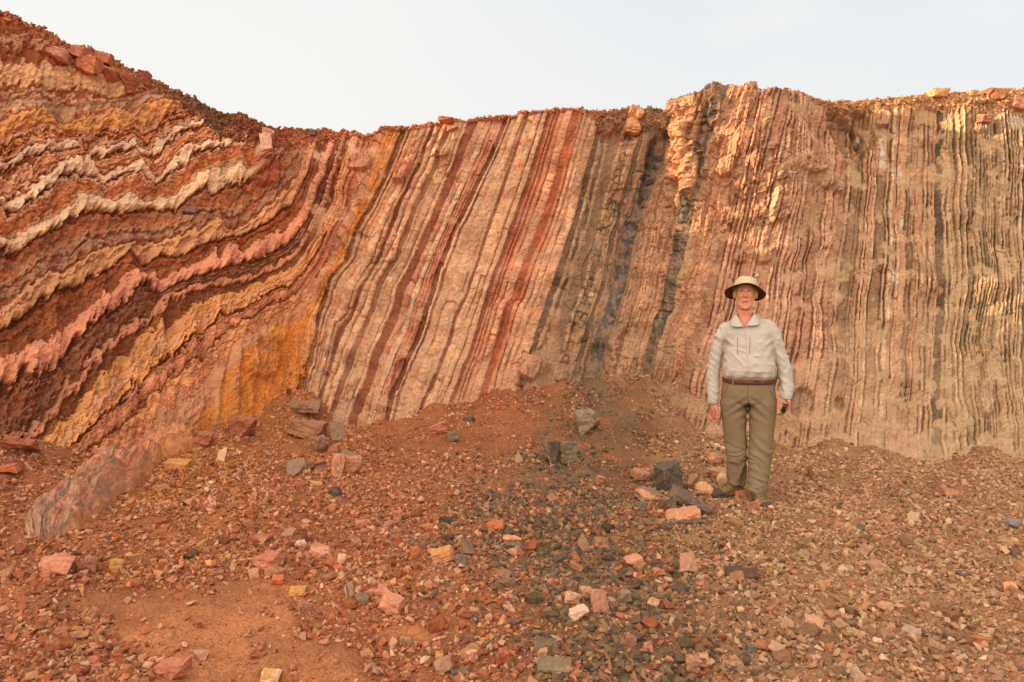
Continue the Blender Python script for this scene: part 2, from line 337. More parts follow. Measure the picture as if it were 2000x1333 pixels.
DF = np.array([(-1600,2.6),(-600,4.0),(-200,5.1),(0,5.9),(150,6.35),(300,7.1),(450,7.95),(560,8.75),(620,9.0),(700,8.8),(900,8.95),(1130,9.05),(1300,8.85),(1400,8.35),(1600,8.05),(1800,7.8),(2000,7.7),(2700,7.2)], float)
DC = np.array([(-1600,4.4),(-600,5.8),(-200,6.9),(0,7.6),(150,8.4),(300,9.2),(450,9.9),(560,10.4),(620,10.4),(700,10.2),(900,10.15),(1130,10.3),(1230,10.45),(1300,10.3),(1335,9.75),(1400,9.65),(1500,9.55),(1600,9.75),(1640,9.95),(1800,9.75),(2000,9.5),(2700,9.0)], float)
def ip(T, x): return np.interp(x, T[:, 0], T[:, 1])
def sm(T, x, w):   # smoothed lookup
    return sum(ip(T, x+d*w) for d in (-1, -.5, 0, .5, 1))/5
def depth0(px, py):
    f = ip(FOOT, px); s = ip(SKY, px); v = np.clip((f-py)/(f-s), -.6, 1.02)
    d = sm(DF, px, 30); c = sm(DC, px, 18)
    prof = v + .10*np.sin(np.clip(v, 0, 1)*math.pi)       # slightly hollow face
    return d+(c-d)*prof

xs = np.concatenate([np.arange(-1600, -220, 20.0), np.arange(-220, 0, 2.2), np.arange(0, 2000, 1.42), np.arange(2000, 2420, 2.2), np.arange(2420, 2700, 20.0)])
NR = 540
rv = np.linspace(-0.26, 1.0, NR)
PX = np.broadcast_to(xs, (NR, len(xs))).copy()
fo = ip(FOOT, xs); sk = ip(SKY, xs)
infr = sst(-220, -170, xs)*(1-sst(2380, 2420, xs))
sk = sk + 3.5*fbm(xs/23, 0*xs, 5, 4, .6)*infr
PY = fo[None, :]+(sk-fo)[None, :]*rv[:, None]
D = depth0(PX, PY)
X, Yw, Z = P(PX, PY, D)
base = np.stack([X, Yw, Z], -1)
gu = np.gradient(base, axis=1); gv = np.gradient(base, axis=0)
nrm = np.cross(gu, gv); nrm /= np.linalg.norm(nrm, axis=-1, keepdims=True)
if nrm[NR//2, 900, 1] > 0: nrm = -nrm
# bedding with small natural wobble
wx = 2.0*fbm(PX/30, PY/44, 11, 3)+5*pn(PX/130, PY/170, 12)+.8*fbm(PX/7, PY/13, 13, 2)
wy = 3.2*fbm(PX/26, PY/26, 14, 4, .6)
S, RES, WL = strata(PX, PY)
MID = sst(640, 740, S)*sst(1150, 1110, S); calm = 1-.6*MID
wx = wx*(1-.45*MID)*(1-.45*(S > 1430))
S1 = S+wx*WL; wx = wx+(2.8*pn(S1/15, PY/95, 15)+1.3*pn(S1/6, PY/50, 16)+1.3*pn(S1/22, PY/36, 18))*calm*(1-.4*(S > 1430))
z1 = 1-2.6*np.abs(pn(PX/34+S/90, S/120, 24)); z2 = 1-2.6*np.abs(pn(PX/13+S/40, S/60, 25))
S2 = S-(6*z1+3.5*z2)*(1-WL) + (wx*1.0)*WL + (fbm(PX/16, PY/16, 21, 3, .6)*6.5+wy+2.5*pn(PX/5, PY/5, 23))*(1-WL)
li = np.clip(np.searchsorted(edges, S2.ravel(), side='right')-1, 0, len(edges)-1).reshape(S2.shape)
fr = (S2-edges[li])/lwid[li]
C = lcol[li].copy(); PR_ = lprot[li]
vv = (fo[None, :]-PY)/(fo-sk)[None, :]
# joints along the bedding -> blocks
lean = np.interp(PX, [560,1130,1400,1700], [.42,.33,.16,.0])
tco = PY-lean*(PX-1000)
tj = tco/ljoint[li]+rnd(li, 0, 5)*10+.12*pn(PX/9, PY/9, 31)+.6*pn(0*PX+li*3.7, tco/60, 32)
bj = np.floor(tj); fj = tj-bj
bh = rnd(li, bj.astype(np.int64), 9); bh2 = rnd(li, bj.astype(np.int64), 10)
hard = sst(.2, .6, PR_)
rough_zone = WL
crack = 1-sst(0.0, 1.0, np.minimum(fj, 1-fj)*ljoint[li]/2.6)
gone = (rnd(li, np.floor(tj/3).astype(np.int64), 77) > .82)
edge_rnd = 1-np.abs(2*fr-1)**3
PRm = PR_*(1+.3*pn(li*7.3, PY/90, 33))
prot = PRm*0.024
prot = np.where(PR_ > 0.2, prot*edge_rnd+.008*edge_rnd*np.minimum(lwid[li]/8, 1.5), prot)
thin = np.clip(lwid[li]/10, .25, 1.2)
# patches of the face that are smoothed over with dust (less relief)
vv_ = (fo[None, :]-PY)/(fo-sk)[None, :]
dusty = sst(-.15, .55, fbm(PX/110, PY/80, 41, 4)+.5*sst(560, 700, PY)*sst(1450, 1620, PX)+.25*np.exp(-((S-1010)/120)**2))
rel = (1-.5*dusty)
sgp = np.floor(S2/38+.8*pn(PX/80, PY/90, 35)); st_ = np.floor(tco/95+rnd(sgp.astype(np.int64), 1, 37)*7+.3*pn(PX/25, PY/25, 36))
slab = (rnd(sgp.astype(np.int64), st_.astype(np.int64), 39)-.5)*.045*(1-.35*MID)*(1-.3*(S > 1430))
dirtm = (1-.8*MID)*(1-.55*np.exp(-((S-1270)/110)**2))*sst(.36, .60, fbm(PX/46, PY/62, 43, 4, .55)+.12*pn(S1/9, PY/50, 44))*WL
dirtm = np.maximum(dirtm, sst(.1, .35, fbm(PX/30, PY/40, 45, 3)+.5*sst(.16, .02, vv_)-.2)*WL)
rel = rel*(1-.8*dirtm)
disp_R = slab*(1-.5*dusty)+prot*rel + hard*(bh-.5)*(.034-.014*(S > 1430))*(1-.35*MID)*thin*rel - crack*hard*.026*(1-.45*MID)*rel*thin**.5 - gone*hard*.03*rel
# left limb: rounded clay ridges; relief follows the zigzag traces
sgn = np.clip(PR_, -1, 1.4)
rg1 = 1-2*np.abs(pn((PX+PY*.55)/17, (PY-PX*.2)/34, 52)); rg2 = 1-2*np.abs(pn((PX+PY*.3)/8, PY/12, 53))
disp_L = .034*sgn*(np.where(PR_ > 0.2, edge_rnd, 1)) - RES*.0060 + .018*fbm(PX/16, PY/12, 51, 4, .55)*(1-.45*hard)+.020*z1+.006*z2+(.014*rg1+.005*rg2-.015)*(1-.35*hard)
disp_L += hard*.010*(bh-.5) 
lo = .09*fbm(PX/170, PY/120, 61, 3)+.024*fbm(PX/52, PY/60, 62, 3)
fine = .009*fbm(PX/7, PY/7, 71, 3, .6)
lo = lo+.24*np.exp(-((PX-1495)/75)**2)*sst(560, 330, PY)+.10*np.exp(-((PX-1350)/26)**2)*sst(470, 330, PY)
disp = disp_R*WL + disp_L*(1-WL) + lo*(.4+.6*WL)*(1-.0*vv) + fine
# knobs and hollows seen on the cut (x, y, half width, half height, amount m, tint)
def bumpf(cx, cy, wx_, wy_, sl=0.0):
    dx = (PX-cx-(cy-PY)*sl)/wx_; dy = (PY-cy)/wy_
    return 1-sst(.78, 1.02, (np.abs(dx)**3+np.abs(dy)**3)**(1/3)+.10*pn(PX/9, PY/9, 88))
KN = [(787,335,17,26,.13,.4,(196,112,80)),(765,500,10,18,.05,.4,None),(865,300,16,9,.07,.3,None),(705,320,24,16,.09,.4,None),(620,662,14,22,.06,.3,None),
 (1325,300,22,60,.07,.15,(212,152,110)),(1352,345,14,44,.08,.1,(208,148,106)),(1378,330,9,26,.07,.1,(92,82,72)),(1395,225,10,30,.08,.1,None),(1330,212,22,14,.06,0,None),
 (1388,190,10,22,.06,.1,(96,84,72)),(1338,270,12,34,.05,.2,(212,154,112)),(1415,330,16,22,.12,.2,None),(1450,280,22,34,.06,.2,None),(1520,395,20,50,.08,.2,None),(1575,325,30,22,.06,.0,None),(1605,350,20,22,.06,0,None),
 (1635,365,10,14,.08,0,(150,120,108)),(1725,230,14,16,.08,0,(200,140,110)),(1723,300,13,46,.06,0,(206,150,122)),(1912,250,12,12,.09,0,None),(1912,195,26,16,.07,0,None),(1720,480,16,60,.05,.0,None),
 (1490,500,16,16,.07,0,None),(1445,500,12,14,.06,0,None),(995,760,24,10,.05,.3,None),(1036,720,22,26,.10,.3,(206,146,114)),(1018,740,12,18,.06,.3,None),
 (955,650,22,60,.06,.35,None),(645,660,16,36,.06,.35,None),(560,870,40,50,.14,0,(186,120,88)),(505,700,44,46,.07,0,None),(540,655,20,20,.05,0,(196,136,62)),
 (1885,330,20,120,.05,.0,None),(1925,780,14,40,.07,0,(188,148,118)),(1800,520,30,70,.05,0,None),(515,290,14,26,.09,.2,(228,178,146)),(520,330,30,34,.10,0,(150,72,50)),
 (1655,262,26,52,-.14,-.45,'dirt'),(1690,250,22,40,-.08,-.3,'dirt'),(1222,395,34,30,-.05,.3,None),(1275,330,20,80,-.12,.2,None),(1165,720,30,50,-.06,.2,None),(1205,250,44,30,-.10,0,'dirt'),
 (1240,690,40,60,-.08,.2,None),(780,735,14,34,-.06,.2,(124,60,42)),(1565,790,24,30,-.07,0,(84,62,52)),(1640,790,10,14,-.05,0,None),(1230,480,26,60,-.05,.2,None)]
DIRT = alb((150,104,74))
for cx, cy, a_, b_, am, sl, tint in KN:
    bb = bumpf(cx, cy, a_, b_, sl); disp += am*bb
    if tint is not None:
        tcx = DIRT if isinstance(tint, str) else alb(tint)
        C = C*(1-bb[..., None]*.75)+tcx*bb[..., None]*.75
jag = np.exp(-((PX-1345)/45)**2-((PY-300)/110)**2)+.8*np.exp(-((PX-1470)/60)**2-((PY-370)/90)**2)+.5*np.exp(-((PX-1580)/50)**2-((PY-340)/40)**2)
q1 = np.floor(S2/11+.5*pn(PX/20, PY/22, 161)); q2 = np.floor(tco/19+rnd(q1.astype(np.int64), 2, 162)*5+.4*pn(PX/12, PY/12, 163))
disp += jag*((rnd(q1.astype(np.int64), q2.astype(np.int64), 164)-.5)*.10+.03*fbm(PX/9, PY/9, 165, 3))
# diagonal fault step on the right
fl = sst(-6, 6, (PX-1612)-(PY-200)*.62+6*pn(PX/30, PY/30, 91))*sst(640, 520, PY)*sst(1900, 1800, PX)
disp -= .075*fl
# regolith along the rim
reg = np.interp(xs, [-1600,-100,0,60,120,250,330,400,460,520,560,640,700,730,760,1120,1150,1190,1290,1305,1330,1600,1640,1800,1880,2000,2700],
                    [60,40,26,20,26,30,26,34,44,40,40,18,8,2,6,5,12,34,40,4,2,8,20,22,30,50,50])
below = PY-sk[None, :]
rg = 1-sst(.75, 1.15, below/(reg[None, :]*(1+.45*fbm(PX/24, PY/24, 95, 3))+1))
regc = 1.22*np.stack([np.interp(xs, [-100,200,420,560,700,1150,1250,1650,2000], [alb(q)[k] for q in
        [(172,98,66),(178,110,76),(118,78,56),(150,80,55),(180,110,78),(170,110,78),(138,104,78),(176,128,90),(196,146,104)]]) for k in range(3)], -1)
sp = (.72+.56*rnd(np.floor(PX/3.2+pn(PX/5,PY/5,3)).astype(np.int64), np.floor(PY/2.6+pn(PX/5,PY/5,4)).astype(np.int64), 2))
C = C*(1-rg[..., None])+regc[None]*sp[..., None]*rg[..., None]
disp = disp*(1-.7*rg)+rg*(.030*fbm(PX/9, PY/9, 97, 3, .6))
# per-block and streaky variation of the rock itself
C = C*(1+((PR_ < .5)*(1-WL))[..., None]*(np.array([.22, .34, .22])+np.array([.10, .20, .10])*sst(330, 480, S)[..., None]))       # soft beds of the folded limb lightened in colour to offset recess shade
C *= (1+(.26*(bh2-.5)*hard*rough_zone)[..., None])
mt = fbm(PX/13+PY/60, PY/19, 171, 4, .6)
C *= (1+.24*np.clip(mt, -1, 1)*WL*(.5+.5*hard))[..., None]
mo = sst(.2, .55, fbm(PX/16, PY/24, 173, 4, .6))*WL*.45*(MID*.8+.2)*hard
C = C*(1-mo[..., None])+alb((200,112,72))*mo[..., None]
mo = sst(.25, .6, fbm(PX/18, PY/26, 175, 4, .6))*WL*.4*(MID*.8+.1)*hard
C = C*(1-mo[..., None])+alb((204,164,140))*mo[..., None]
C *= (1+.18*fbm(PX/60, PY/45, 101, 4)+.30*(1-WL)*fbm(PX/9, PY/7, 103, 3, .6)*(PR_ < .5)+.12*fbm(PX/10, PY/8, 104, 3)*WL)[..., None]
bk = sst(-.05, .3, fbm(PX/13, PY/20, 151, 4, .6))*((S > 1225)&(S < 1262)|(S > 1333)&(S < 1364))*.7
C = C*(1-bk[..., None])+alb((148,108,80))*bk[..., None]
bk = sst(.18, .4, fbm(PX/12, PY/24, 153, 4, .6))*np.exp(-((S-1215)/70)**2)*.75
C = C*(1-bk[..., None])+alb((92,82,72))*bk[..., None]
# rusty and ochre stains on the middle beds, mauve-grey clay patches on the left limb
st = sst(.25, .75, fbm((S)/10, PY/55, 111, 3))*np.exp(-((S-1085)/45)**2)
C = C*(1-.6*st[..., None])+alb((196,96,56))*.6*st[..., None]
oc = sst(.0, .35, fbm(S/7, PY/34, 115, 3))*(np.exp(-((S-712)/14)**2)*(1-.4*vv))+sst(.35, .6, fbm(PX/40, PY/30, 117, 3))*np.exp(-((S-580)/30)**2)*.5
oc = np.clip(oc, 0, .8); C = C*(1-oc[..., None])+alb((206,124,62))*oc[..., None]
ocl = .7*np.exp(-((PX-535)/45)**2-((PY-720)/80)**2)*sst(-.25, .3, fbm(PX/22, PY/40, 131, 3))
C = C*(1-ocl[..., None])+alb((190,108,60))*ocl[..., None]
mv = sst(.2, .5, fbm(PX/34, PY/18, 119, 4, .6))*((S > 243)&(S < 325))*.45+sst(.25, .55, fbm(PX/50, PY/24, 121, 4))*((S > -150)&(S < -5))*.4
C = C*(1-mv[..., None])+alb((174,124,100))*mv[..., None]
wt_ = np.zeros_like(PX)
for cx, cy, a_, b_ in [(1745,542,5,14),(1722,520,6,6),(1917,252,9,6),(1915,262,10,5),(1722,300,6,28),(1760,340,5,20),(1748,560,4,8),(1985,240,20,16),(1765,430,4,9),(1820,760,4,14),(1680,262,4,8)]:
    wt_ = np.maximum(wt_, (1-sst(.6, 1.1, ((PX-cx)/a_)**2+((PY-cy)/b_)**2+.8*fbm(PX/5, PY/5, 141, 2)))*.75)
C = C*(1-wt_[..., None])+alb((206,186,172))*wt_[..., None]
# loose dust the colour of the beds around, thicker low on the right
dd = np.clip(np.clip(.30*dusty*WL+.25*sst(.35, .0, vv)*WL, 0, .75)*(1-.5*(lwid[li] > 6)*(PR_ < -.5))+.75*dirtm*(1-.45*np.exp(-((S-720)/200)**2)), 0, .85)
dcol = np.stack([np.interp(xs, [500,620,1000,1130,1300,1420,1700,2000], [alb(q)[k] for q in
        [(196,130,84),(198,146,112),(196,138,106),(150,112,82),(150,110,82),(188,135,102),(188,140,107),(187,144,110)]]) for k in range(3)], -1)
dd *= (1-.5*np.exp(-((S-1270)/110)**4))*(1-.85*MID*(PR_ < -.25))
C = C*(1-dd[..., None])+dcol[None]*dd[..., None]
# mineral tint of each group of beds; recessed dark middle beds lightened against occlusion
C = C*(1+((1-WL)*(PR_ < .5))[..., None]*np.array([.06, .14, .02]))*(1+((1-WL)*(PR_ >= .5))[..., None]*np.array([.03, .015, -.05]))
wr_ = sst(1290, 1400, S)[..., None]; C = C*(1+wr_*np.array([-.06, .03, -.01])); C = C*(1+MID[..., None]*np.array([-.02, .02, -.03]))
C = C*(1+(MID*(PR_ < -.3))[..., None]*np.array([.20, .14, .12]))
# grains
C *= (.9+.2*rnd(np.floor(PX/2.2).astype(np.int64), np.floor(PY/2.2).astype(np.int64), 55))[..., None]
disp *= infr[None, :]*.92+.08
V = base+nrm*disp[..., None]
# top surface behind the rim
back = -nrm[-12:].mean(0); back[:, 2] = 0
back /= np.linalg.norm(back, axis=1, keepdims=True)+1e-9
ker = np.ones(61)/61
back = np.stack([np.convolve(np.pad(back[:, k], 30, mode='edge'), ker, 'valid') for k in range(3)], -1)
rows = []
for d_ in (.02, .05, .09, .15, .23, .34, .5, .7, 1, 1.5, 2.4, 4, 7, 12, 22):
    q = V[-1]+back*d_; q[:, 2] += .012*min(d_, 1)*0+.02*fbm(q[:, 0]*6, q[:, 1]*6, 200, 3)*min(1, d_*6)-.01*d_-.03*min(d_,.5); rows.append(q)
rows = np.array(rows)
Vall = np.concatenate([V, rows], 0); Call = np.concatenate([C, np.repeat(regc[None], len(rows), 0)*(.8+.4*rng.random((len(rows), len(xs), 1)))], 0)
nr, nc = Vall.shape[:2]
idx = np.arange(nr*nc).reshape(nr, nc)
def gridfaces(idx): return np.stack([idx[:-1, :-1], idx[:-1, 1:], idx[1:, 1:], idx[1:, :-1]], -1).reshape(-1, 4)
cliff = link('cliff', mesh_np('cliff', Vall.reshape(-1, 3), gridfaces(idx), np.clip(Call, .004, .85).reshape(-1, 3), False), M_CLIFF)
tag(cliff, 'quarry face of steep and folded red, orange, pale pink and tan rock layers behind the man', None, None, 'structure')

# ------------------------------------------------------------------ ground
fx_, fy_, fz_ = P(FOOT[:, 0], FOOT[:, 1], sm(DF, FOOT[:, 0], 30))
fxs = np.linspace(-1500, 2600, 600); ffx, ffy, ffz = P(fxs, sm(FOOT, fxs, 14), sm(DF, fxs, 30))
FPT = np.stack([ffx, ffy, ffz], -1)
def ground0(x, y):
    """talus apron: height from the nearest stretch of cliff foot"""
    sh = x.shape; x = x.ravel(); y = y.ravel(); z = np.zeros(len(x)); n = len(x)
    sub = FPT[::4]
    for i in range(0, n, 40000):
        dx = x[i:i+40000, None]-sub[None, :, 0]; dy = y[i:i+40000, None]-sub[None, :, 1]
        d = np.sqrt(dx*dx+dy*dy); wgt = 1/(d**4+1e-4)
        zf = (wgt*sub[None, :, 2]).sum(1)/wgt.sum(1); dm = d.min(1)
        z[i:i+40000] = zf*np.exp(-(dm/1.15)**1.35)*(1)+np.exp(-(dm/.45)**2)*(.11*fbm(x[i:i+40000]/.5, y[i:i+40000]/.7, 321, 4)+.02)
    return z.reshape(sh)
def groundz(x, y):
    z = ground0(x, y)
    man = np.exp(-(((x-1.92)/.5)**2+((y-6.15)/.5)**2)**2)
    n = .05*fbm(x/.9, y/.9, 301, 3)+.018*fbm(x/.22, y/.22, 305, 3)
    nr_ = sst(2.0, 3.0, y)*1.0
    n = n*(1-.9*man)
    # shallow rills and heaps lower left
    n += .03*np.sin(x*5+y*2.2+2*pn(x, y, 311))*np.exp(-((x+1.9)/.9)**2-((y-4.1)/.9)**2)
    return z*(1-.75*man)+n
EL = [(300,1225,90,40),(200,1180,70,26),(540,1230,40,60),(640,1320,80,30),(380,1300,70,60),(395,1262,120,85),(330,1195,120,40),(500,1160,90,30),(600,1290,110,36),(420,1330,140,50),(470,1215,60,40),(800,1240,60,20)]
def zones(px, py):
    """weights red, ochre, grey, tan and sand"""
    n1 = fbm(px/120, py/60, 401, 3); n2 = fbm(px/50, py/26, 405, 3)
    gcx = np.interp(py, [740,850,950,1050,1150,1340], [1180,1150,1110,1120,1190,1230]); gw = np.interp(py, [740,850,950,1050,1150,1340], [75,130,210,260,240,210])
    g = .97*np.exp(-np.abs((px-gcx+60*n1)/gw)**2.4)
    tn = sst(-60, 90, px-gcx-gw*.7+60*n1)
    oc = np.exp(-((px-330)/150)**2-((py-930)/90)**2)+.7*np.exp(-((px-600)/110)**2-((py-830)/60)**2)+.35*np.exp(-((px-280)/160)**2-((py-1110)/50)**2)
    oc = np.clip(oc*(.8+.9*n2), 0, 1)*(px < 900)
    sa = np.zeros_like(px)
    for cx, cy, a_, b_ in EL: sa = np.maximum(sa, 1-sst(.55, 1.15, ((px-cx)/a_)**2+((py-cy)/b_)**2+.5*n2))
    r = np.clip(1-g-tn, 0, 1)
    g = g*(1-.55*sst(.15, .6, n2)); r = 1-np.clip(g+tn*(1-g), 0, 1)
    return r*(1-oc), r*oc, g, tn*(1-g), sa
def axis(lo, hi, a, b, st):
    mid = np.arange(a, b, st); l = [a]; s = st
    while l[-1] > lo: s *= 1.25; l.append(l[-1]-s)
    h = [b]; s = st
    while h[-1] < hi: s *= 1.25; h.append(h[-1]+s)
    return np.concatenate([np.array(l[1:][::-1]), mid, np.array(h)])
gx = axis(-300, 300, -6.5, 7.0, .024); gy = axis(-300, 400, 2.2, 9.6, .024)
GX, GY = np.meshgrid(gx, gy)
GZ = groundz(GX, GY)
far = np.clip(1-np.maximum(np.abs(GX)-7, 0)/4, 0, 1)*np.clip(1-np.maximum(-GY, 0)/4, 0, 1)*np.clip(1-np.maximum(GY-10, 0)/2, 0, 1)
GZ = GZ*far+(1-far)*(-.02)
gpx, gpy = PR(GX, np.maximum(GY, 1.5), GZ)
gpx = np.clip(gpx, -1500, 3500); gpy = np.clip(gpy, 600, 1700)
zr, zo, zg, zt, zs = zones(gpx, gpy)
zc = [alb((158,94,62)), alb((170,106,56)), alb((124,92,66)), alb((156,112,80))]
GC = zr[..., None]*zc[0]+zo[..., None]*zc[1]+zg[..., None]*zc[2]+zt[..., None]*zc[3]
GC = GC*(1-zs[..., None])+alb((180,112,74))*zs[..., None]
GC *= (1+.22*fbm(GX*1.3, GY*1.3, 421, 4))[..., None]
GC = np.clip(GC*GK, .01, .8)
GZ += (.010*np.abs(fbm(GX/.05, GY/.05, 431, 2)))*(1-zs)*far
gi = np.arange(GX.size).reshape(GX.shape)
ground = link('ground', mesh_np('ground', np.stack([GX, GY, GZ], -1).reshape(-1, 3), gridfaces(gi), GC.reshape(-1, 3), True), M_GROUND)
tag(ground, None, None, None, 'structure')

def on_ground(px, py):
    """where the sight line through px, py meets the ground"""
    a = (px-CX)/F; b = -(py-CY)/F; d = np.array([a, cp+b*sp_, -sp_+b*cp])
    ts = np.linspace(2.5, 10.5, 700)
    x = d[0]*ts; y = d[1]*ts; z = CAMZ+d[2]*ts; g = groundz(x, y); k = np.argmax(z < g)
    if k == 0: k = len(ts)-1
    # do not go past the cliff foot
    return x[k], y[k], g[k]

# ------------------------------------------------------------------ stones
def hull_lib(n, npts, seed, cyl=False):
    r = random.Random(seed); L = []
    for i in range(n):
        bm = bmesh.new()
        slab = r.random() < .45
        for k in range(npts):
            p = Vector((r.uniform(-1, 1), r.uniform(-1, 1), r.uniform(-1, 1)))
            m_ = max(abs(p.x), abs(p.y), abs(p.z)); p = p/m_*(1-.30*r.random()*(1 if not slab else .5)) if r.random() < .8 else p.normalized()
            bm.verts.new(p)
        bmesh.ops.convex_hull(bm, input=bm.verts)
        bmesh.ops.delete(bm, geom=[v for v in bm.verts if not v.link_faces], context='VERTS')
        bmesh.ops.triangulate(bm, faces=bm.faces)
        bm.verts.index_update()
        v = np.array([q.co[:] for q in bm.verts]); f = np.array([[q.index for q in t.verts] for t in bm.faces])
        v *= np.array([1, r.uniform(.55, .95), r.uniform(.3, .75)])
        L.append((v, f)); bm.free()
    return L
LIB = hull_lib(26, 11, 5)
PAL = {
 0: [((192,108,74),3),((208,144,108),3),((166,90,60),3),((222,174,140),1.6),((200,140,84),.8),((150,88,62),1.5),((100,82,70),.35),((214,150,116),2)],
 1: [((204,128,72),2.0),((212,150,92),1.6),((182,106,60),2),((206,140,104),1.5),((170,82,50),1.5),((226,190,155),.6)],
 2: [((112,92,72),2.4),((84,76,68),2.2),((140,108,82),2.8),((172,124,90),2.8),((92,80,70),1.0),((192,126,92),1.1),((116,96,76),2),((190,104,74),.25)],
 3: [((192,142,110),3),((206,158,124),2.4),((166,118,86),2.6),((140,102,76),1.6),((216,176,144),1),((102,88,80),.5),((186,116,84),1.4)],
}
def pick_cols(z, n):
    """z (n,) zone index -> albedo (n,3)"""
    out_ = np.zeros((n, 3))
    for k, pal in PAL.items():
        m_ = z == k; c = m_.sum()
        if not c: continue
        wt = np.array([q[1] for q in pal]); ix = rng.choice(len(pal), c, p=wt/wt.sum())
        out_[m_] = np.array([alb(q[0]) for q in pal])[ix]*GK
    soil = np.array([alb((160,96,64)), alb((176,108,58)), alb((128,96,70)), alb((168,122,88))])*GK      # a coat of the local dust
    dk = rng.uniform(.15, .5, (n, 1)); out_ = out_*(1-dk)+soil[z]*dk
    return np.clip(out_*rng.uniform(.8, 1.18, (n, 1))*rng.uniform(.96, 1.04, (n, 3)), .01, .8)
def rotmats(n, tilt):
    a = rng.uniform(0, 2*math.pi, n); b = rng.normal(0, tilt, n); c = rng.normal(0, tilt, n)
    ca, sa, cb, sb, cc, sc_ = np.cos(a), np.sin(a), np.cos(b), np.sin(b), np.cos(c), np.sin(c)
    Rz = np.zeros((n, 3, 3)); Rz[:, 0, 0] = ca; Rz[:, 0, 1] = -sa; Rz[:, 1, 0] = sa; Rz[:, 1, 1] = ca; Rz[:, 2, 2] = 1
    Rx = np.zeros((n, 3, 3)); Rx[:, 0, 0] = 1; Rx[:, 1, 1] = cb; Rx[:, 1, 2] = -sb; Rx[:, 2, 1] = sb; Rx[:, 2, 2] = cb
    Ry = np.zeros((n, 3, 3)); Ry[:, 1, 1] = 1; Ry[:, 0, 0] = cc; Ry[:, 0, 2] = sc_; Ry[:, 2, 0] = -sc_; Ry[:, 2, 2] = cc
    return Rx@Ry@Rz
def stones_mesh(name, pos, size, cols, tilt=.5, sink=.25):
    n = len(pos); pick = rng.integers(0, len(LIB), n); RM = rotmats(n, tilt)
    VS, FS, CS = [], [], []; off = 0
    for k, (v, f) in enumerate(LIB):
        m_ = np.nonzero(pick == k)[0]
        if not len(m_): continue
        q = np.einsum('nij,vj->nvi', RM[m_], v)*(size[m_, None, None]*.5)
        lowz = q[:, :, 2].min(1); q[:, :, 2] -= (lowz*(1-2*sink))[:, None]
        q += pos[m_][:, None, :]
        VS.append(q.reshape(-1, 3)); CS.append(np.repeat(cols[m_], len(v), 0))
        ff = f[None]+(np.arange(len(m_))*len(v))[:, None, None]+off
        FS.append(ff.reshape(-1, 3)); off += len(m_)*len(v)
    return mesh_np(name, np.concatenate(VS), np.concatenate(FS), np.concatenate(CS), False)
def behind_foot(x, y):
    px_, _ = PR(x, np.maximum(y, 1), 0*x); yf = np.interp(px_, DF[:, 0], DF[:, 1]); return y > yf+.35
def scatter(n, smin, smax, power, bias):
    """positions on the visible ground; bias picks zones where stones of this size lie"""
    y = np.sqrt(rng.uniform(2.7**2, 9.4**2, n)); x = rng.uniform(-.86, .92, n)*y
    u = rng.random(n); s = smin*(smax/smin)**(u**power)
    z = groundz(x, y); px_, py_ = PR(x, y, z)
    zr, zo, zg, zt, zs = zones(px_, py_)
    keep = rng.random(n) < bias(px_, py_, zr, zo, zg, zt, zs, s)
    keep &= ~behind_foot(x, y)
    keep &= ((x-1.92)**2+(y-6.12)**2 > .30**2) | (s < .03)
    x, y, z, s, px_, py_ = (q[keep] for q in (x, y, z, s, px_, py_))
    W = np.stack([q[keep] for q in (zr, zo, zg, zt)], -1)+1e-3; W /= W.sum(1, keepdims=True)
    cum = W.cumsum(1); zi = (rng.random(len(x))[:, None] > cum).sum(1).clip(0, 3)
    return x, y, z, s, zi, px_, py_
def bias_small(px, py, zr, zo, zg, zt, zs, s):
    t = fbm(px/70, py/35, 501, 3)
    d = .7+.5*t
    return np.clip(d*(1-.93*zs), .03, 1)
def bias_mid(px, py, zr, zo, zg, zt, zs, s):
    t = fbm(px/90, py/40, 511, 3)
    d = .13+.70*sst(850, 1010, py)+.8*t
    d *= np.where(zr+zo > .5, .62, 1)*np.where(zt > .5, .8, 1)
    d += .55*np.exp(-((py-ip(FOOT, px)-22)/26)**2)*(fbm(px/60, py/60, 515, 3) > -.05)
    d += .7*np.exp(-((px-120)/220)**2-((py-1300)/90)**2)
    d += .5*np.exp(-((px-470)/300)**2-((py-930)/60)**2)
    return np.clip(d*(1-.95*zs), .02, 1)
x, y, z, s, zi, _, _ = scatter(190000, .009, .022, 1.0, bias_small)
gravel = link('gravel', stones_mesh('gravel', np.stack([x, y, z], -1), s, pick_cols(zi, len(x)), .5, .2), M_STONE)
tag(gravel, 'fine loose gravel of red, grey and tan chips covering the ground', 'gravel', None, 'stuff')
x, y, z, s, zi, _, _ = scatter(180000, .020, .062, 2.0, bias_mid)
rubble = link('rubble', stones_mesh('rubble', np.stack([x, y, z], -1), s, pick_cols(zi, len(x)), .5, .16), M_STONE)
tag(rubble, 'small broken stones of mixed colours strewn over the ground', 'rubble', None, 'stuff')
# rim rubble: loose chips along the top edge
k = rng.choice(len(xs), 9000); ok = (xs[k] > -200) & (xs[k] < 2400); k = k[ok]
rw = rng.integers(0, 9, len(k)); ps = Vall[NR-1+rw, k]
isrim = rng.random(len(k)) < np.interp(xs[k], [0,380,520,700,760,1150,1200,1300,1320,1600,1650,2000], [.4,.6,.9,.5,.35,.3,.8,.8,.3,.3,.7,1])
ps = ps[isrim]; k = k[isrim]
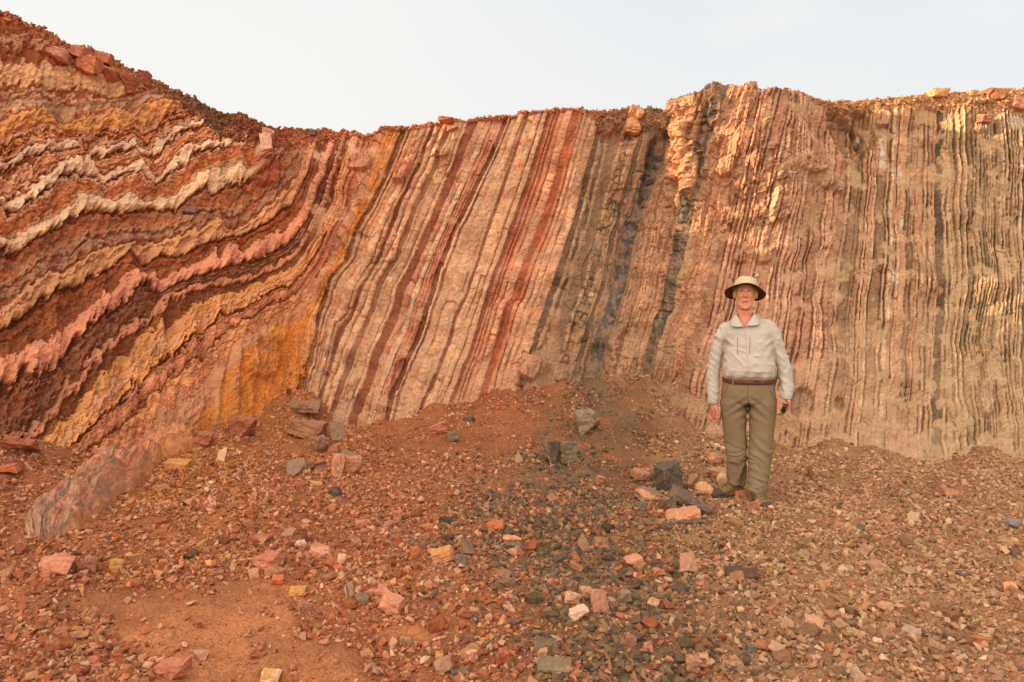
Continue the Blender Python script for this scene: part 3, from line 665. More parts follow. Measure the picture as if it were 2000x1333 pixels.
# chips on the upper slope face too
k2 = rng.choice(len(xs), 26000); bl = rng.random(len(k2))**1.2; ok = (xs[k2] > -200) & (xs[k2] < 2400); k2 = k2[ok]; bl = bl[ok]
r2 = (NR-1-bl*reg[k2]*1.1/((fo-sk)[k2]*(rv[1]-rv[0]))).astype(int).clip(0, NR-1); ps2 = Vall[r2, k2]
pa = np.concatenate([ps, ps2]); ka = np.concatenate([k, k2])
sz = .011*(5.5**(rng.random(len(pa))**3.2))
cc = regc[ka]*rng.uniform(.65, 1.45, (len(pa), 1))
rimr = link('rim_rubble', stones_mesh('rim_rubble', pa, sz, np.clip(cc*.85, .01, .8), .6, .4), M_STONE)
tag(rimr, 'loose chips and soil crumbs along the top edge of the cliff', 'rubble', None, 'stuff')

# ---- individually built rocks
def rock_mesh(name, w_, d_, h_, c1, c2, seed, kind='block', bands=0, axis_=2, n=.5):
    r = random.Random(seed); bm = bmesh.new()
    npt = 16 if kind != 'round' else 40
    for i in range(npt):
        if kind == 'round':
            p = Vector((r.gauss(0, 1), r.gauss(0, 1), r.gauss(0, 1))).normalized()
        else:
            p = Vector((r.choice((-1, 1)), r.choice((-1, 1)), r.choice((-1, 1))))
            k_ = r.randrange(3)
            p[k_] *= r.uniform(.1, 1); q = .78 if kind == 'slab' else .72
            p[(k_+1) % 3] *= r.uniform(q, 1)
            if kind == 'slab': p[2] = math.copysign(r.uniform(.85, 1), p[2])
        bm.verts.new(p)
    bmesh.ops.convex_hull(bm, input=bm.verts)
    bmesh.ops.delete(bm, geom=[v for v in bm.verts if not v.link_faces], context='VERTS')
    lim = [max(abs(v.co[k_]) for v in bm.verts) for k_ in range(3)]
    for v in bm.verts: v.co = Vector((v.co.x/lim[0]*w_/2, v.co.y/lim[1]*d_/2, v.co.z/lim[2]*h_/2))
    m_ = min(w_, d_, h_)
    bmesh.ops.bevel(bm, geom=list(bm.edges), offset=m_*.05, segments=1, affect='EDGES', clamp_overlap=True)
    bmesh.ops.triangulate(bm, faces=bm.faces)
    for it in range(5):
        le = [e_ for e_ in bm.edges if e_.calc_length() > max(.009, max(w_, d_, h_)/26)]
        if not le: break
        bmesh.ops.subdivide_edges(bm, edges=le, cuts=1)
        bmesh.ops.triangulate(bm, faces=[f for f in bm.faces if len(f.verts) > 3])
    bm.normal_update(); bm.verts.index_update()
    co = np.array([v.co[:] for v in bm.verts]); no = np.array([v.normal[:] for v in bm.verts])
    f = np.array([[v.index for v in t.verts] for t in bm.faces]); bm.free()
    sc_ = 1/max(m_, .03)
    if kind == 'round': dd_ = .06*m_*fbm(co[:, 0]*sc_*1.2+seed, co[:, 2]*sc_*1.2+co[:, 1]*sc_, seed, 3)
    else:
        lay = np.floor(co[:, axis_]/(m_*.16)+.4*pn(co[:, 0]*sc_*2, co[:, 1]*sc_*2, seed))
        dd_ = m_*.09*n*fbm(co[:, 0]*sc_*1.7+seed, (co[:, 2]+co[:, 1]*.7)*sc_*1.7, seed, 4, .55)
        side = 1-np.abs(no[:, axis_])
        dd_ = dd_+side*m_*.08*n*(rnd(lay.astype(np.int64), 3, seed)-.5)*(1 if kind == 'slab' or bands else .3)
    co = co+no*dd_[:, None]
    t_ = .5+.5*pn(co[:, 0]*sc_*1.1, (co[:, 1]+co[:, 2])*sc_*1.1, seed+3)
    if bands:
        t_ = rnd(np.floor(co[:, axis_]/(h_ if axis_ == 2 else w_)*bands+.35*pn(co[:, 0]*sc_*1.5, co[:, 1]*sc_*1.5, seed+4)).astype(np.int64), 1, seed+5)
        t_ = sst(.3, .7, t_)
    dw = .0 if max(c1) < 150 else .22; du = alb((172,120,86))*WK; A, B = alb(c1)*WK*(1-dw)+du*dw, alb(c2)*WK*(1-dw)+du*dw
    cl = A*(1-t_[:, None])+B*t_[:, None]
    dust = sst(.2, .9, no[:, 2])*.0
    return mesh_np(name, co, f, np.clip(cl, .01, .8), False)

# (kind of place, x, y of base, width, height, depth ratio, colours, shape, bands, yaw, pitch, roll, label)
G, Wl = 'g', 'w'
RK = [
 (G,592,806,70,24,.8,(150,112,82),(122,96,74),'slab',3,.1,0,.03,'long grey-brown flat slab topmost in the pile at the corner of the cliff'),
 (G,600,852,78,42,.8,(158,112,82),(176,124,92),'slab',4,-.25,.1,.22,'thick layered brown slab in the corner pile, just under the topmost slab'),
 (G,656,864,34,44,.7,(146,112,84),(190,140,100),'slab',3,.9,.9,.2,'grey slab leaning on its edge beside the thick layered slab'),
 (G,627,884,32,36,.8,(138,104,80),(164,116,90),'block',0,.5,.1,.1,'grey-brown angular block below the leaning grey slab'),
 (G,577,928,40,36,.5,(150,122,98),(140,114,92),'slab',0,.2,1.1,-.1,'flat grey stone lying tilted at the left end of the corner pile'),
 (G,606,924,20,30,.8,(150,112,84),(128,98,76),'block',0,.2,.1,.1,'small grey-brown block between the flat grey stone and the banded block'),
 (G,627,926,26,30,.8,(190,122,84),(62,56,54),'block',5,.1,0,-.05,'brown block with black bands in the corner pile'),
 (G,660,934,24,52,.7,(188,116,86),(206,150,116),'slab',4,1.2,1.2,.35,'reddish slab standing on edge beside the pink block'),
 (G,689,928,34,42,.8,(208,142,110),(196,122,92),'block',0,.4,.1,.1,'pink faceted block at the right end of the corner pile'),
 (G,648,892,24,22,.8,(200,122,92),(184,112,86),'block',0,.7,0,0,'pink square stone in the middle of the corner pile'),
 (G,684,894,40,16,.8,(148,120,92),(136,108,84),'slab',0,.2,.2,.1,'thin grey stone behind the pink block of the corner pile'),
 (G,598,928,20,14,.9,(222,178,138),(214,166,120),'block',0,.8,.2,.3,'cream stone in front of the banded block'),
 (G,653,968,26,18,.8,(56,46,42),(70,58,50),'block',0,.2,0,0,'small black stone below the corner pile'),
 (G,617,952,26,14,.8,(206,140,60),(214,162,118),'block',0,.4,0,.1,'ochre yellow stone at the foot of the corner pile'),
 (G,586,958,24,16,.8,(178,100,70),(160,88,64),'block',0,.9,0,.1,'red stone to the left of the ochre yellow stone'),
 (G,1311,962,60,64,.85,(92,84,74),(74,64,58),'block',0,.35,.04,-.05,'biggest dark grey block, standing upright left of the man'),
 (G,1268,984,58,36,.8,(208,140,100),(120,104,88),'slab',3,.75,.28,.3,'tan-topped slab leaning against the left of the biggest dark block'),
 (G,1330,988,52,40,.9,(104,84,72),(78,66,60),'block',0,-.5,.3,.3,'brown and grey rock lying in front of the biggest dark block'),
 (G,1303,1000,36,34,.9,(84,76,68),(134,104,76),'block',0,.4,.1,-.2,'small dark rock under the front left of the dark block pile'),
 (G,1336,1022,70,30,.7,(98,88,78),(178,122,92),'slab',2,-.15,.1,-.12,'flat dark grey slab with a pink streak, lowest in the dark pile'),
 (G,1368,1004,60,28,.6,(108,82,74),(84,66,62),'slab',2,-.7,.2,.45,'long dark rock sloping down the right side of the dark pile'),
 (G,1376,972,36,34,.8,(206,156,112),(188,136,98),'block',3,.3,.5,.1,'tan rock with swirling bands between the dark pile and the man'),
 (G,1252,998,20,18,.9,(78,74,70),(98,82,74),'block',0,.3,0,0,'small dark stone at the left foot of the dark pile'),
 (G,1352,958,30,34,.8,(176,128,96),(150,108,82),'slab',3,.6,.3,-.5,'brown slab leaning on the right side of the biggest dark block'),
 (G,1252,938,40,22,.8,(186,134,98),(170,120,88),'slab',4,.5,.2,.15,'ridged tan slab behind the tan-topped slab'),
 (G,1403,878,34,14,.7,(240,206,168),(230,190,150),'block',0,.1,0,.05,'white rock behind the man, left of his knee'),
 (G,1396,908,32,26,.8,(184,124,90),(214,160,120),'block',6,.4,.3,.3,'brown rock with pale stripes left of the man, under the white rock'),
 (G,1414,950,27,28,.9,(222,188,136),(214,178,126),'round',0,.4,0,0,'smooth cream stone beside the boot at the left'),
 (G,1402,934,44,22,.7,(196,148,112),(178,130,98),'slab',0,-.6,.3,.3,'flat tan stone between the striped rock and the cream stone'),
 (G,1446,972,26,16,.8,(190,112,84),(176,104,78),'block',0,.2,0,0,'pink stone between the two boots'),
 (G,1478,992,24,16,.8,(200,128,96),(188,118,88),'block',0,.5,0,0,'pink stone in front of the boots'),
 (G,110,1120,64,36,.7,(210,140,112),(196,122,96),'block',2,-.1,0,.06,'large pink block in the left foreground rubble'),
 (G,175,1120,32,34,.8,(186,126,100),(140,90,66),'block',0,.5,0,.2,'brown-pink block right of the large pink block'),
 (G,226,1116,26,26,.8,(214,156,92),(200,136,62),'block',0,.3,0,0,'yellow stone beside the brown-pink block'),
 (G,88,1135,20,20,.8,(210,128,84),(200,118,76),'block',0,.3,0,0,'orange stone just below the large pink block'),
 (G,520,1108,62,34,.8,(206,140,108),(190,116,88),'slab',2,-.15,.2,-.06,'wide flat pink slab in the red soil of the foreground'),
 (G,336,1326,66,36,.7,(184,108,78),(198,126,96),'slab',3,-.15,.05,-.08,'reddish slab half buried at the bottom edge'),
 (G,525,1338,42,30,.8,(222,168,96),(232,196,160),'block',2,.2,0,.3,'cream and yellow stone at the bottom edge'),
 (G,390,1290,30,18,.8,(214,156,124),(200,140,110),'block',0,.2,0,.3,'pale pink stone right of the half buried reddish slab'),
 (G,410,1000,26,34,.7,(214,158,122),(150,80,56),'slab',2,1,.9,-.4,'red and cream slab tilted up on the red slope'),
 (G,364,990,22,16,.8,(206,140,108),(196,130,96),'block',0,.2,0,0,'pink stone left of the tilted red and cream slab'),
 (G,509,1062,30,20,.8,(200,136,108),(150,84,62),'block',2,-.3,0,.25,'pink banded stone above the wide flat pink slab'),
 (G,484,1036,26,20,.8,(176,100,70),(196,126,92),'block',0,.8,0,.2,'red stone above left of the pink banded stone'),
 (G,585,1076,26,22,.7,(232,198,166),(214,168,134),'block',0,.8,.3,.3,'whitish splintered stone beside the pink streaked slab'),
 (G,626,1088,50,24,.7,(200,128,100),(216,156,126),'slab',3,-.3,.1,.2,'pink streaked slab right of the whitish splintered stone'),
 (G,668,1102,20,20,.9,(224,176,132),(210,158,112),'block',0,.1,0,0,'small cream cube-shaped stone right of the pink streaked slab'),
 (G,36,884,66,40,.8,(196,126,94),(170,92,62),'block',2,.3,0,.2,'large orange-pink block at the left edge under the banded wall'),
 (G,118,872,78,46,.8,(200,136,104),(174,106,76),'slab',3,-.4,.2,-.25,'broad pink-brown slab leaning at the foot of the left wall'),
 (G,14,928,50,26,.8,(206,122,80),(186,104,66),'slab',0,.2,.1,-.3,'orange slab half buried at the left edge'),
 (G,392,868,40,30,.8,(188,120,84),(160,92,64),'block',0,.5,0,.2,'brown-orange block at the foot of the ochre beds'),
 (G,468,852,56,40,.8,(186,112,78),(164,92,66),'block',2,.2,0,.15,'rounded red-brown block at the wall foot left of the corner pile'),
 (G,348,918,50,20,.7,(216,160,104),(198,130,66),'slab',0,-.1,.1,.03,'pale ochre stone below the left wall'),
 (G,192,898,30,24,.8,(218,148,116),(206,134,102),'block',0,.4,0,.1,'pink block on the ledge of the left wall'),
 (G,232,898,30,26,.8,(204,132,98),(214,150,116),'block',0,-.4,0,.2,'orange-pink block right of the pink block on the ledge'),
 (G,432,900,16,26,.7,(232,192,150),(222,170,120),'slab',0,.4,.8,.3,'cream splinter on the ochre slope'),
 (G,863,1098,50,28,.7,(224,156,96),(206,138,84),'slab',2,.3,.1,-.18,'orange-yellow slab in the centre foreground'),
 (G,913,1086,30,34,.7,(138,108,82),(118,96,76),'slab',5,.7,.8,.3,'grey ribbed stone behind the orange-yellow slab'),
 (G,900,1106,26,22,.8,(92,78,70),(110,90,78),'block',0,.3,0,.1,'dark stone in front of the grey ribbed stone'),
 (G,809,1090,22,24,.8,(200,112,74),(186,100,66),'block',0,.4,0,.1,'orange-red stone left of the orange-yellow slab'),
 (G,1000,1072,38,28,.8,(222,152,112),(118,104,92),'block',3,.05,0,.02,'rounded block with grey top and pink base right of centre'),
 (G,966,1034,36,18,.8,(196,104,66),(158,76,48),'block',3,.1,0,-.15,'orange-red striped stone in the grey rubble'),
 (G,764,1204,52,52,.7,(152,116,86),(206,140,108),'block',2,-.5,.1,.25,'large brown rock with a pink rim in the centre foreground'),
 (G,735,1166,44,20,.8,(204,128,98),(220,164,130),'slab',2,.2,.1,.1,'pink slab behind the large brown rock with a pink rim'),
 (G,684,1168,22,32,.8,(130,100,76),(190,150,118),'slab',3,1,1,.1,'brown ribbed stone left of the pink slab'),
 (G,706,1180,30,18,.8,(126,104,84),(140,112,90),'block',0,.4,0,.1,'grey stone under the brown ribbed stone'),
 (G,580,1164,34,20,.8,(216,146,50),(226,172,96),'block',0,.3,0,.2,'bright yellow stone in the left foreground'),
 (G,542,1142,26,18,.7,(216,112,76),(200,100,68),'slab',0,.3,.3,0,'bright orange-red flat stone above the bright yellow stone'),
 (G,594,1198,30,26,.8,(170,118,90),(150,100,76),'block',3,.6,0,.2,'brown banded block below the bright yellow stone'),
 (G,1130,1212,42,28,.8,(228,176,142),(240,204,170),'block',0,.2,0,0,'white and pink stone in the lower centre'),
 (G,1174,1198,42,48,.5,(172,128,98),(190,128,102),'slab',2,.5,1.2,.15,'brown slab standing on edge above the white and pink stone'),
 (G,1114,1180,36,28,.7,(224,184,144),(206,154,112),'block',0,.7,.1,.4,'cream lumpy stone left of the upright brown slab'),
 (G,1145,1166,26,20,.8,(216,156,116),(200,140,104),'block',0,.3,0,0,'tan stone between the cream lumpy stone and the upright brown slab'),
 (G,1220,1178,30,26,.8,(142,116,88),(160,124,96),'block',0,.4,0,.1,'grey-brown stone right of the upright brown slab'),
 (G,1238,1108,40,24,.8,(206,134,104),(220,154,122),'slab',0,.3,.1,-.2,'pink slab in the middle of the grey rubble'),
 (G,1140,1076,28,34,.6,(96,88,78),(156,112,74),'slab',3,.9,.8,-.5,'dark grey slab with a brown edge, tilted in the grey rubble'),
 (G,1176,1070,34,20,.8,(180,124,88),(152,104,76),'slab',4,.2,.1,.15,'brown layered stone right of the tilted dark grey slab'),
 (G,1344,1122,38,42,.7,(196,144,112),(172,124,94),'slab',2,.6,.9,.3,'tan upright stone in the centre right rubble'),
 (G,1450,1132,68,24,.5,(116,84,58),(98,74,56),'slab',2,-.1,.5,.08,'long dark brown slab lying right of the tan upright stone'),
 (G,1286,1124,24,16,.8,(204,126,96),(190,118,90),'block',2,.2,0,0,'pink block left of the tan upright stone'),
 (G,1082,1316,74,28,.6,(136,112,82),(120,98,74),'slab',2,-.12,.3,.06,'wide greenish-brown slab at the bottom centre'),
 (G,1066,1276,52,20,.7,(134,108,80),(112,92,70),'slab',3,.1,.1,.0,'brown layered slab above the wide greenish-brown slab'),
 (G,865,1316,40,26,.8,(172,128,96),(78,68,64),'slab',3,.4,.2,-.2,'banded grey and tan stone at the bottom left of centre'),
 (G,888,1330,16,20,.8,(60,56,58),(70,64,62),'block',0,.3,0,0,'small black stone right of the banded grey and tan stone'),
 (G,982,1302,28,40,.6,(184,98,70),(170,88,62),'block',0,.3,.3,.1,'brick-red stone standing in the bottom centre'),
 (G,920,1300,28,28,.8,(206,126,94),(222,164,132),'block',5,1,0,0,'pink striped block left of the brick-red stone'),
 (G,858,1296,18,16,.8,(222,170,80),(214,160,84),'block',0,.3,0,0,'small yellow stone on top of the banded grey and tan stone'),
 (G,1352,1312,32,34,.8,(194,142,108),(170,120,92),'block',2,.4,.2,.2,'tan banded block at the bottom right of centre'),
 (G,1268,1276,20,24,.8,(214,154,124),(186,112,84),'slab',2,.9,1,.2,'small pink and cream stone at the bottom centre right'),
 (G,1232,1262,24,22,.8,(160,112,82),(140,98,74),'block',0,.6,0,.1,'brown pointed stone left of the small pink and cream stone'),
 (G,1470,1280,24,20,.8,(84,82,80),(96,88,84),'block',0,.3,0,.1,'dark blue-grey stone at the bottom right'),
 (G,1518,1284,38,26,.8,(152,130,106),(186,146,112),'slab',2,-.6,.4,.3,'grey-tan slab right of the dark blue-grey stone'),
 (G,1590,1230,40,26,.8,(206,154,120),(190,138,106),'block',0,-.4,.1,.2,'tan-pink block in the right foreground'),
 (G,1630,1214,34,20,.8,(160,116,82),(176,126,92),'block',0,.2,0,0,'brown stone right of the tan-pink block'),
 (G,1731,1194,34,20,.8,(202,154,110),(186,138,98),'round',0,.1,0,.1,'smooth tan stone in the right foreground'),
 (G,1973,1162,28,26,.7,(224,154,120),(214,142,108),'block',0,.1,.2,0,'bright pink-orange stone at the right edge'),
 (G,1648,1036,40,18,.6,(196,130,92),(176,110,78),'slab',0,-.5,.1,.35,'long orange-brown stone right of the man'),
 (G,1680,1036,16,14,.8,(92,90,88),(100,96,92),'block',0,.3,0,0,'small blue-grey stone right of the long orange-brown stone'),
 (G,1584,936,18,28,.6,(140,92,66),(116,78,58),'slab',3,1.2,1.3,0,'dark brown splinter standing beside the man'),
 (G,1856,970,34,18,.8,(184,122,92),(168,112,84),'block',0,.2,0,.1,'pink-brown stone on the slope at the right'),
 (G,1690,1086,34,24,.7,(184,134,108),(170,124,98),'slab',2,.4,.4,-.4,'ribbed pinkish slab in the right rubble'),
 (G,1852,1026,14,14,.9,(228,196,140),(220,186,130),'round',0,0,0,0,'small round cream pebble in the right rubble'),
 (G,1980,1035,30,22,.8,(128,116,112),(150,132,120),'block',0,.2,0,0,'grey stone at the right edge'),
 (G,856,848,36,26,.8,(170,120,92),(190,104,76),'block',2,.2,.1,-.4,'reddish grey block at the top of the rubble below the pale beds'),
 (G,884,862,28,20,.8,(120,98,78),(138,112,88),'block',0,.4,0,.1,'grey stone right of the reddish grey block'),
 (G,915,826,26,18,.7,(104,86,70),(88,76,66),'slab',2,.5,.4,-.5,'dark slab pointing up from the rubble'),
 (G,1172,952,22,26,.8,(196,134,100),(156,104,76),'block',0,.4,.2,.3,'tan block in the grey rubble left of the dark pile'),
 (G,775,1050,28,16,.8,(156,110,84),(140,98,76),'block',0,.2,0,0,'brown block in the red rubble left of centre'),
 (G,708,1032,32,18,.8,(212,144,112),(190,120,92),'block',0,.3,0,.1,'pale pink block in the red rubble left of centre'),
 (G,776,1016,20,20,.8,(196,124,92),(182,112,84),'block',3,.1,0,0,'pink cube-shaped stone above the brown block'),
 (G,1010,905,18,24,.7,(170,132,96),(150,118,88),'slab',0,.5,1,-.3,'tan stone leaning beside the dark layered outcrop'),
 (G,1080,908,48,52,.8,(112,88,74),(74,66,62),'slab',4,1.45,1.35,.1,'dark layered outcrop sticking out of the rubble below the cliff'),
 (G,1112,904,40,48,.8,(104,92,76),(80,72,64),'block',2,.3,0,.1,'dark grey outcrop right of the layered outcrop'),
 (G,1142,850,40,56,.7,(112,102,90),(140,116,92),'block',0,.2,0,-.1,'tall grey knob of rock at the foot of the cliff'),
 (G,1160,840,26,34,.7,(146,106,82),(120,90,72),'slab',2,.8,.7,-.3,'brown piece beside the tall grey knob'),
 (Wl,1236,258,34,32,.9,(226,170,124),(208,150,108),'block',2,.3,0,.2,'lower half of the big pale split block on the cliff edge'),
 (Wl,1243,232,32,32,.9,(222,166,120),(200,140,104),'block',0,.1,0,.15,'upper half of the big pale split block on the cliff edge'),
 (Wl,1832,190,38,16,.8,(232,186,132),(222,172,122),'slab',0,.1,0,-.03,'pale flat block on the rim at the right'),
 (Wl,1464,182,20,16,.8,(218,150,112),(206,140,104),'block',0,.1,0,.1,'small pink block on the highest part of the rim'),
 (Wl,872,246,32,14,.8,(218,156,116),(200,132,96),'slab',2,.1,0,.1,'tan stone on the rim above the middle beds'),
 (Wl,885,262,22,12,.8,(216,160,118),(200,146,108),'slab',0,.1,0,.1,'tan stone just below the rim above the middle beds'),
 (Wl,612,266,14,12,.8,(86,80,74),(92,84,78),'block',0,.1,0,.1,'small dark stone on the rim above the corner'),
 (Wl,112,122,44,30,.9,(226,168,136),(206,140,108),'block',0,.1,0,-.2,'pale pink block near the top of the left hill'),
 (Wl,150,118,30,28,.9,(190,118,86),(206,138,104),'block',0,.4,0,.2,'orange block right of the pale pink block on the left hill'),
 (Wl,172,150,42,38,.9,(188,108,72),(204,130,92),'block',0,.2,0,.1,'large orange-brown block high on the left hill'),
 (Wl,214,162,40,36,.9,(182,102,70),(196,120,86),'block',2,.5,0,-.15,'orange-brown block right of the large one on the left hill'),
 (Wl,206,128,34,28,.9,(196,116,80),(180,104,72),'block',0,.3,0,.1,'orange block on the crest of the left hill'),
 (Wl,252,182,34,40,.8,(152,84,60),(180,104,74),'block',2,.2,.2,.2,'dark red cracked block under the crest of the left hill'),
 (Wl,285,168,26,30,.8,(160,84,60),(144,74,54),'block',0,.6,0,.1,'dark red block on the crest right of the cracked block'),
 (Wl,511,300,26,36,.5,(228,178,150),(216,160,130),'slab',0,.2,1.3,-.2,'large pale pink block at the right end of the pale layers'),
 (Wl,526,272,26,26,.8,(224,172,140),(208,150,118),'block',0,.3,0,.2,'pale pink block above the large pale pink block'),
 (Wl,370,416,30,16,.8,(118,84,78),(150,112,100),'slab',0,.2,.2,.05,'single dark mauve stone lying on the left wall'),
 (Wl,1916,250,26,20,.8,(214,172,150),(170,120,96),'block',2,.2,0,.1,'white-streaked block jutting from the right wall near its top'),
 (Wl,1985,215,34,26,.8,(216,160,124),(200,140,108),'block',0,.2,0,.1,'pink block on the rim at the right edge'),
 (Wl,1940,200,40,22,.8,(208,150,108),(190,134,98),'slab',0,.1,0,.1,'flat tan block under the rim near the right edge'),
]
def wall_pt(px, py):
    """point of the cliff mesh at px, py"""
    j = int(np.argmin(np.abs(xs-px))); i = int(np.argmin(np.abs(PY[:, j]-py))); return V[i, j]
for i, (kd, px, py, wp, hp, dr, c1, c2, kind, bands, yaw, pit, rol, label) in enumerate(RK):
    if kd == G: gx_, gy_, gz_ = on_ground(px, py)
    else: gx_, gy_, gz_ = wall_pt(px, py)
    if max(c1) < 116: c1 = tuple(np.add(c1, (24, 18, 10))); c2 = tuple(np.add(c2, (20, 14, 8)))
    sc_ = gy_/F; wm = wp*sc_; hm = hp*sc_*1.02
    H = hm; Wd = wm; Dp = wm*dr
    if kind == 'slab' and abs(pit) > .75: H, Dp = wm*.35, hm       # slab stood on edge
    elif kind == 'slab': H = hm*.8
    nm = {'slab': 'rock_slab', 'block': 'rock_block', 'round': 'rounded_stone'}[kind]
    if 'outcrop' in label or 'knob' in label: nm = 'rock_outcrop'
    me = rock_mesh(nm, Wd, Dp, H, c1, c2, 1000+i, kind, bands, 2, 1.0)
    rot = Euler((pit, rol, yaw*.7)).to_matrix()
    co = np.empty(len(me.vertices)*3, np.float32); me.vertices.foreach_get('co', co); co = co.reshape(-1, 3)
    co = co@np.array(rot).T; 
    ex = (co[:, 0].max()-co[:, 0].min()); ez = co[:, 2].max()-co[:, 2].min()
    co[:, 0] *= wm/ex; co[:, 2] *= hm/ez
    lowz = co[:, 2].min(); co[:, 2] -= lowz+.06*hm
    me.vertices.foreach_set('co', co.astype(np.float32).ravel()); me.update()
    o = link(nm, me, M_WET if (max(c1) < 110 and gy_ < 7) else M_ROCK)
    yo = co[:, 1].max()*.3
    o.location = (gx_, gy_+(yo if kd == G else -.01), gz_-(.05*hm if kd == G else 0))
    tag(o, label, 'rock' if wp > 22 else 'stone', None)
# big bedrock tongue at the lower left: a rounded bed running down from the wall
tp = np.array([on_ground(*q)[:3] for q in [(352,862),(318,884),(275,905),(228,932),(180,965),(135,1000),(100,1035),(74,1062)]])
NU, NV = 150, 60; uu = np.linspace(0, 1, NU); kk = np.linspace(0, 1, len(tp)); pc = np.stack([np.interp(uu, kk, tp[:, k]) for k in range(3)], -1)
dd_ = np.gradient(pc, axis=0); dd_[:, 2] = 0; dd_ /= np.linalg.norm(dd_, axis=1, keepdims=True); pp = np.stack([dd_[:, 1], -dd_[:, 0], 0*uu], -1)
vv2 = np.linspace(-1, 1, NV); UU, VV = np.meshgrid(uu, vv2, indexing='ij')
wd = np.interp(uu, [0, .25, .6, .85, 1], [.19, .19, .19, .16, .05])[:, None]; hg = np.interp(uu, [0, .3, .6, .85, 1], [.18, .22, .20, .14, .0])[:, None]
Ld = UU*2.2
ridge = (1-np.abs(VV)**2.6)**.6
bedn = np.floor(VV*5+.7*fbm(Ld*2.5, VV, 801, 3))
hh = hg*ridge+.030*fbm(Ld*7, VV*2.6, 803, 5, .65)*ridge+.034*ridge*(rnd(bedn.astype(np.int64), np.floor(Ld*5+.4*pn(Ld*7, VV*4, 804)).astype(np.int64), 805)-.5)
TX = pc[:, 0][:, None]+pp[:, 0][:, None]*VV*wd*(1+.18*fbm(Ld*2, VV*0+np.sign(VV), 807, 3)); TY = pc[:, 1][:, None]+pp[:, 1][:, None]*VV*wd
TZ = groundz(TX, TY)+hh-.05*(np.abs(VV) > .97)-.03
tcl = np.zeros(TX.shape+(3,)); k1 = sst(.3, .7, UU+.5*fbm(Ld*6, VV*3, 811, 5, .65))[..., None]*.75
tcl = alb((196,126,88))*(1-k1)+alb((156,120,98))*k1
k2 = sst(.45, .95, VV*(-1 if pp[40, 1] > 0 else 1)+.3*fbm(Ld*3, VV*2, 813, 3))[..., None]*.5; tcl = tcl*(1-k2)+alb((190,118,58))*k2
k3 = sst(.1, .5, fbm(Ld*3.4, VV*3, 815, 4, .6))[..., None]*.5; tcl = tcl*(1-k3)+alb((172,96,64))*k3
tcl *= (1+.26*fbm(Ld*16, VV*8, 817, 5, .65))[..., None]
bedc = .86+.28*rnd(bedn.astype(np.int64), 4, 819); tcl *= bedc[..., None]
tg = link('rock_outcrop', mesh_np('rock_outcrop', np.stack([TX, TY, TZ], -1).reshape(-1, 3), gridfaces(np.arange(NU*NV).reshape(NU, NV)), np.clip(tcl, .01, .8).reshape(-1, 3), False), M_ROCK)
tag(tg, 'long pink-grey tongue of bedrock reaching down from the left wall into the soil', 'rock')

# medium loose stones, each its own object
x, y, z, s, zi, px_, py_ = scatter(9000, .050, .100, 2.2, lambda px, py, zr, zo, zg, zt, zs, s: np.clip((.10+.5*sst(880, 1060, py))*(1-zs)*(.6+.8*fbm(px/90, py/50, 601, 2)), 0, 1))
inf = (px_ > 0) & (px_ < 2000) & (py_ < 1330); x, y, z, s, zi, px_, py_ = (q[inf] for q in (x, y, z, s, zi, px_, py_))
o_ = np.argsort(-s*F/y)[:172]
ZN = {0: ('brick-red, pink or cream', 'in the red soil left of centre'), 1: ('ochre or orange', 'in the ochre soil on the left'), 2: ('grey or brown', 'in the dark grey rubble of the centre'), 3: ('tan or pink-brown', 'in the tan rubble on the right')}
cols_ = pick_cols(zi, len(x)); BR = [rock_mesh('stone', 1, r_, h_, (200, 200, 200), (200, 200, 200), 50+k_, 'block', 0, 2, 1.0) for k_, (r_, h_) in enumerate([(.7, .5), (.85, .65), (.6, .35), (.9, .5), (.75, .75), (.5, .45)])]
for n_, j in enumerate(o_):
    me = BR[n_ % len(BR)].copy(); nv = len(me.vertices)
    base_c = cols_[j]; t_ = np.empty(nv*3, np.float32); me.vertices.foreach_get('co', t_); t_ = t_.reshape(-1, 3)
    v_ = 1+.22*pn(t_[:, 0]*3+n_, (t_[:, 2]*2+t_[:, 1])*2.2, n_)
    c = np.ones((nv, 4), np.float32); c[:, :3] = base_c[None]*v_[:, None]
    me.color_attributes['Col'].data.foreach_set('color', c.ravel())
    st = link('loose_stone', me, M_ROCK); st.scale = (s[j],)*3
    st.location = (x[j], y[j], z[j]+s[j]*.14); st.rotation_euler = (random.uniform(-.5, .5), random.uniform(-.5, .5), random.uniform(0, 6.28))
    a_, b_ = ZN[int(zi[j])]
    tag(st, f'fist-sized {a_} angular stone lying loose {b_}', 'stone', f'loose fist-sized stones {b_}')
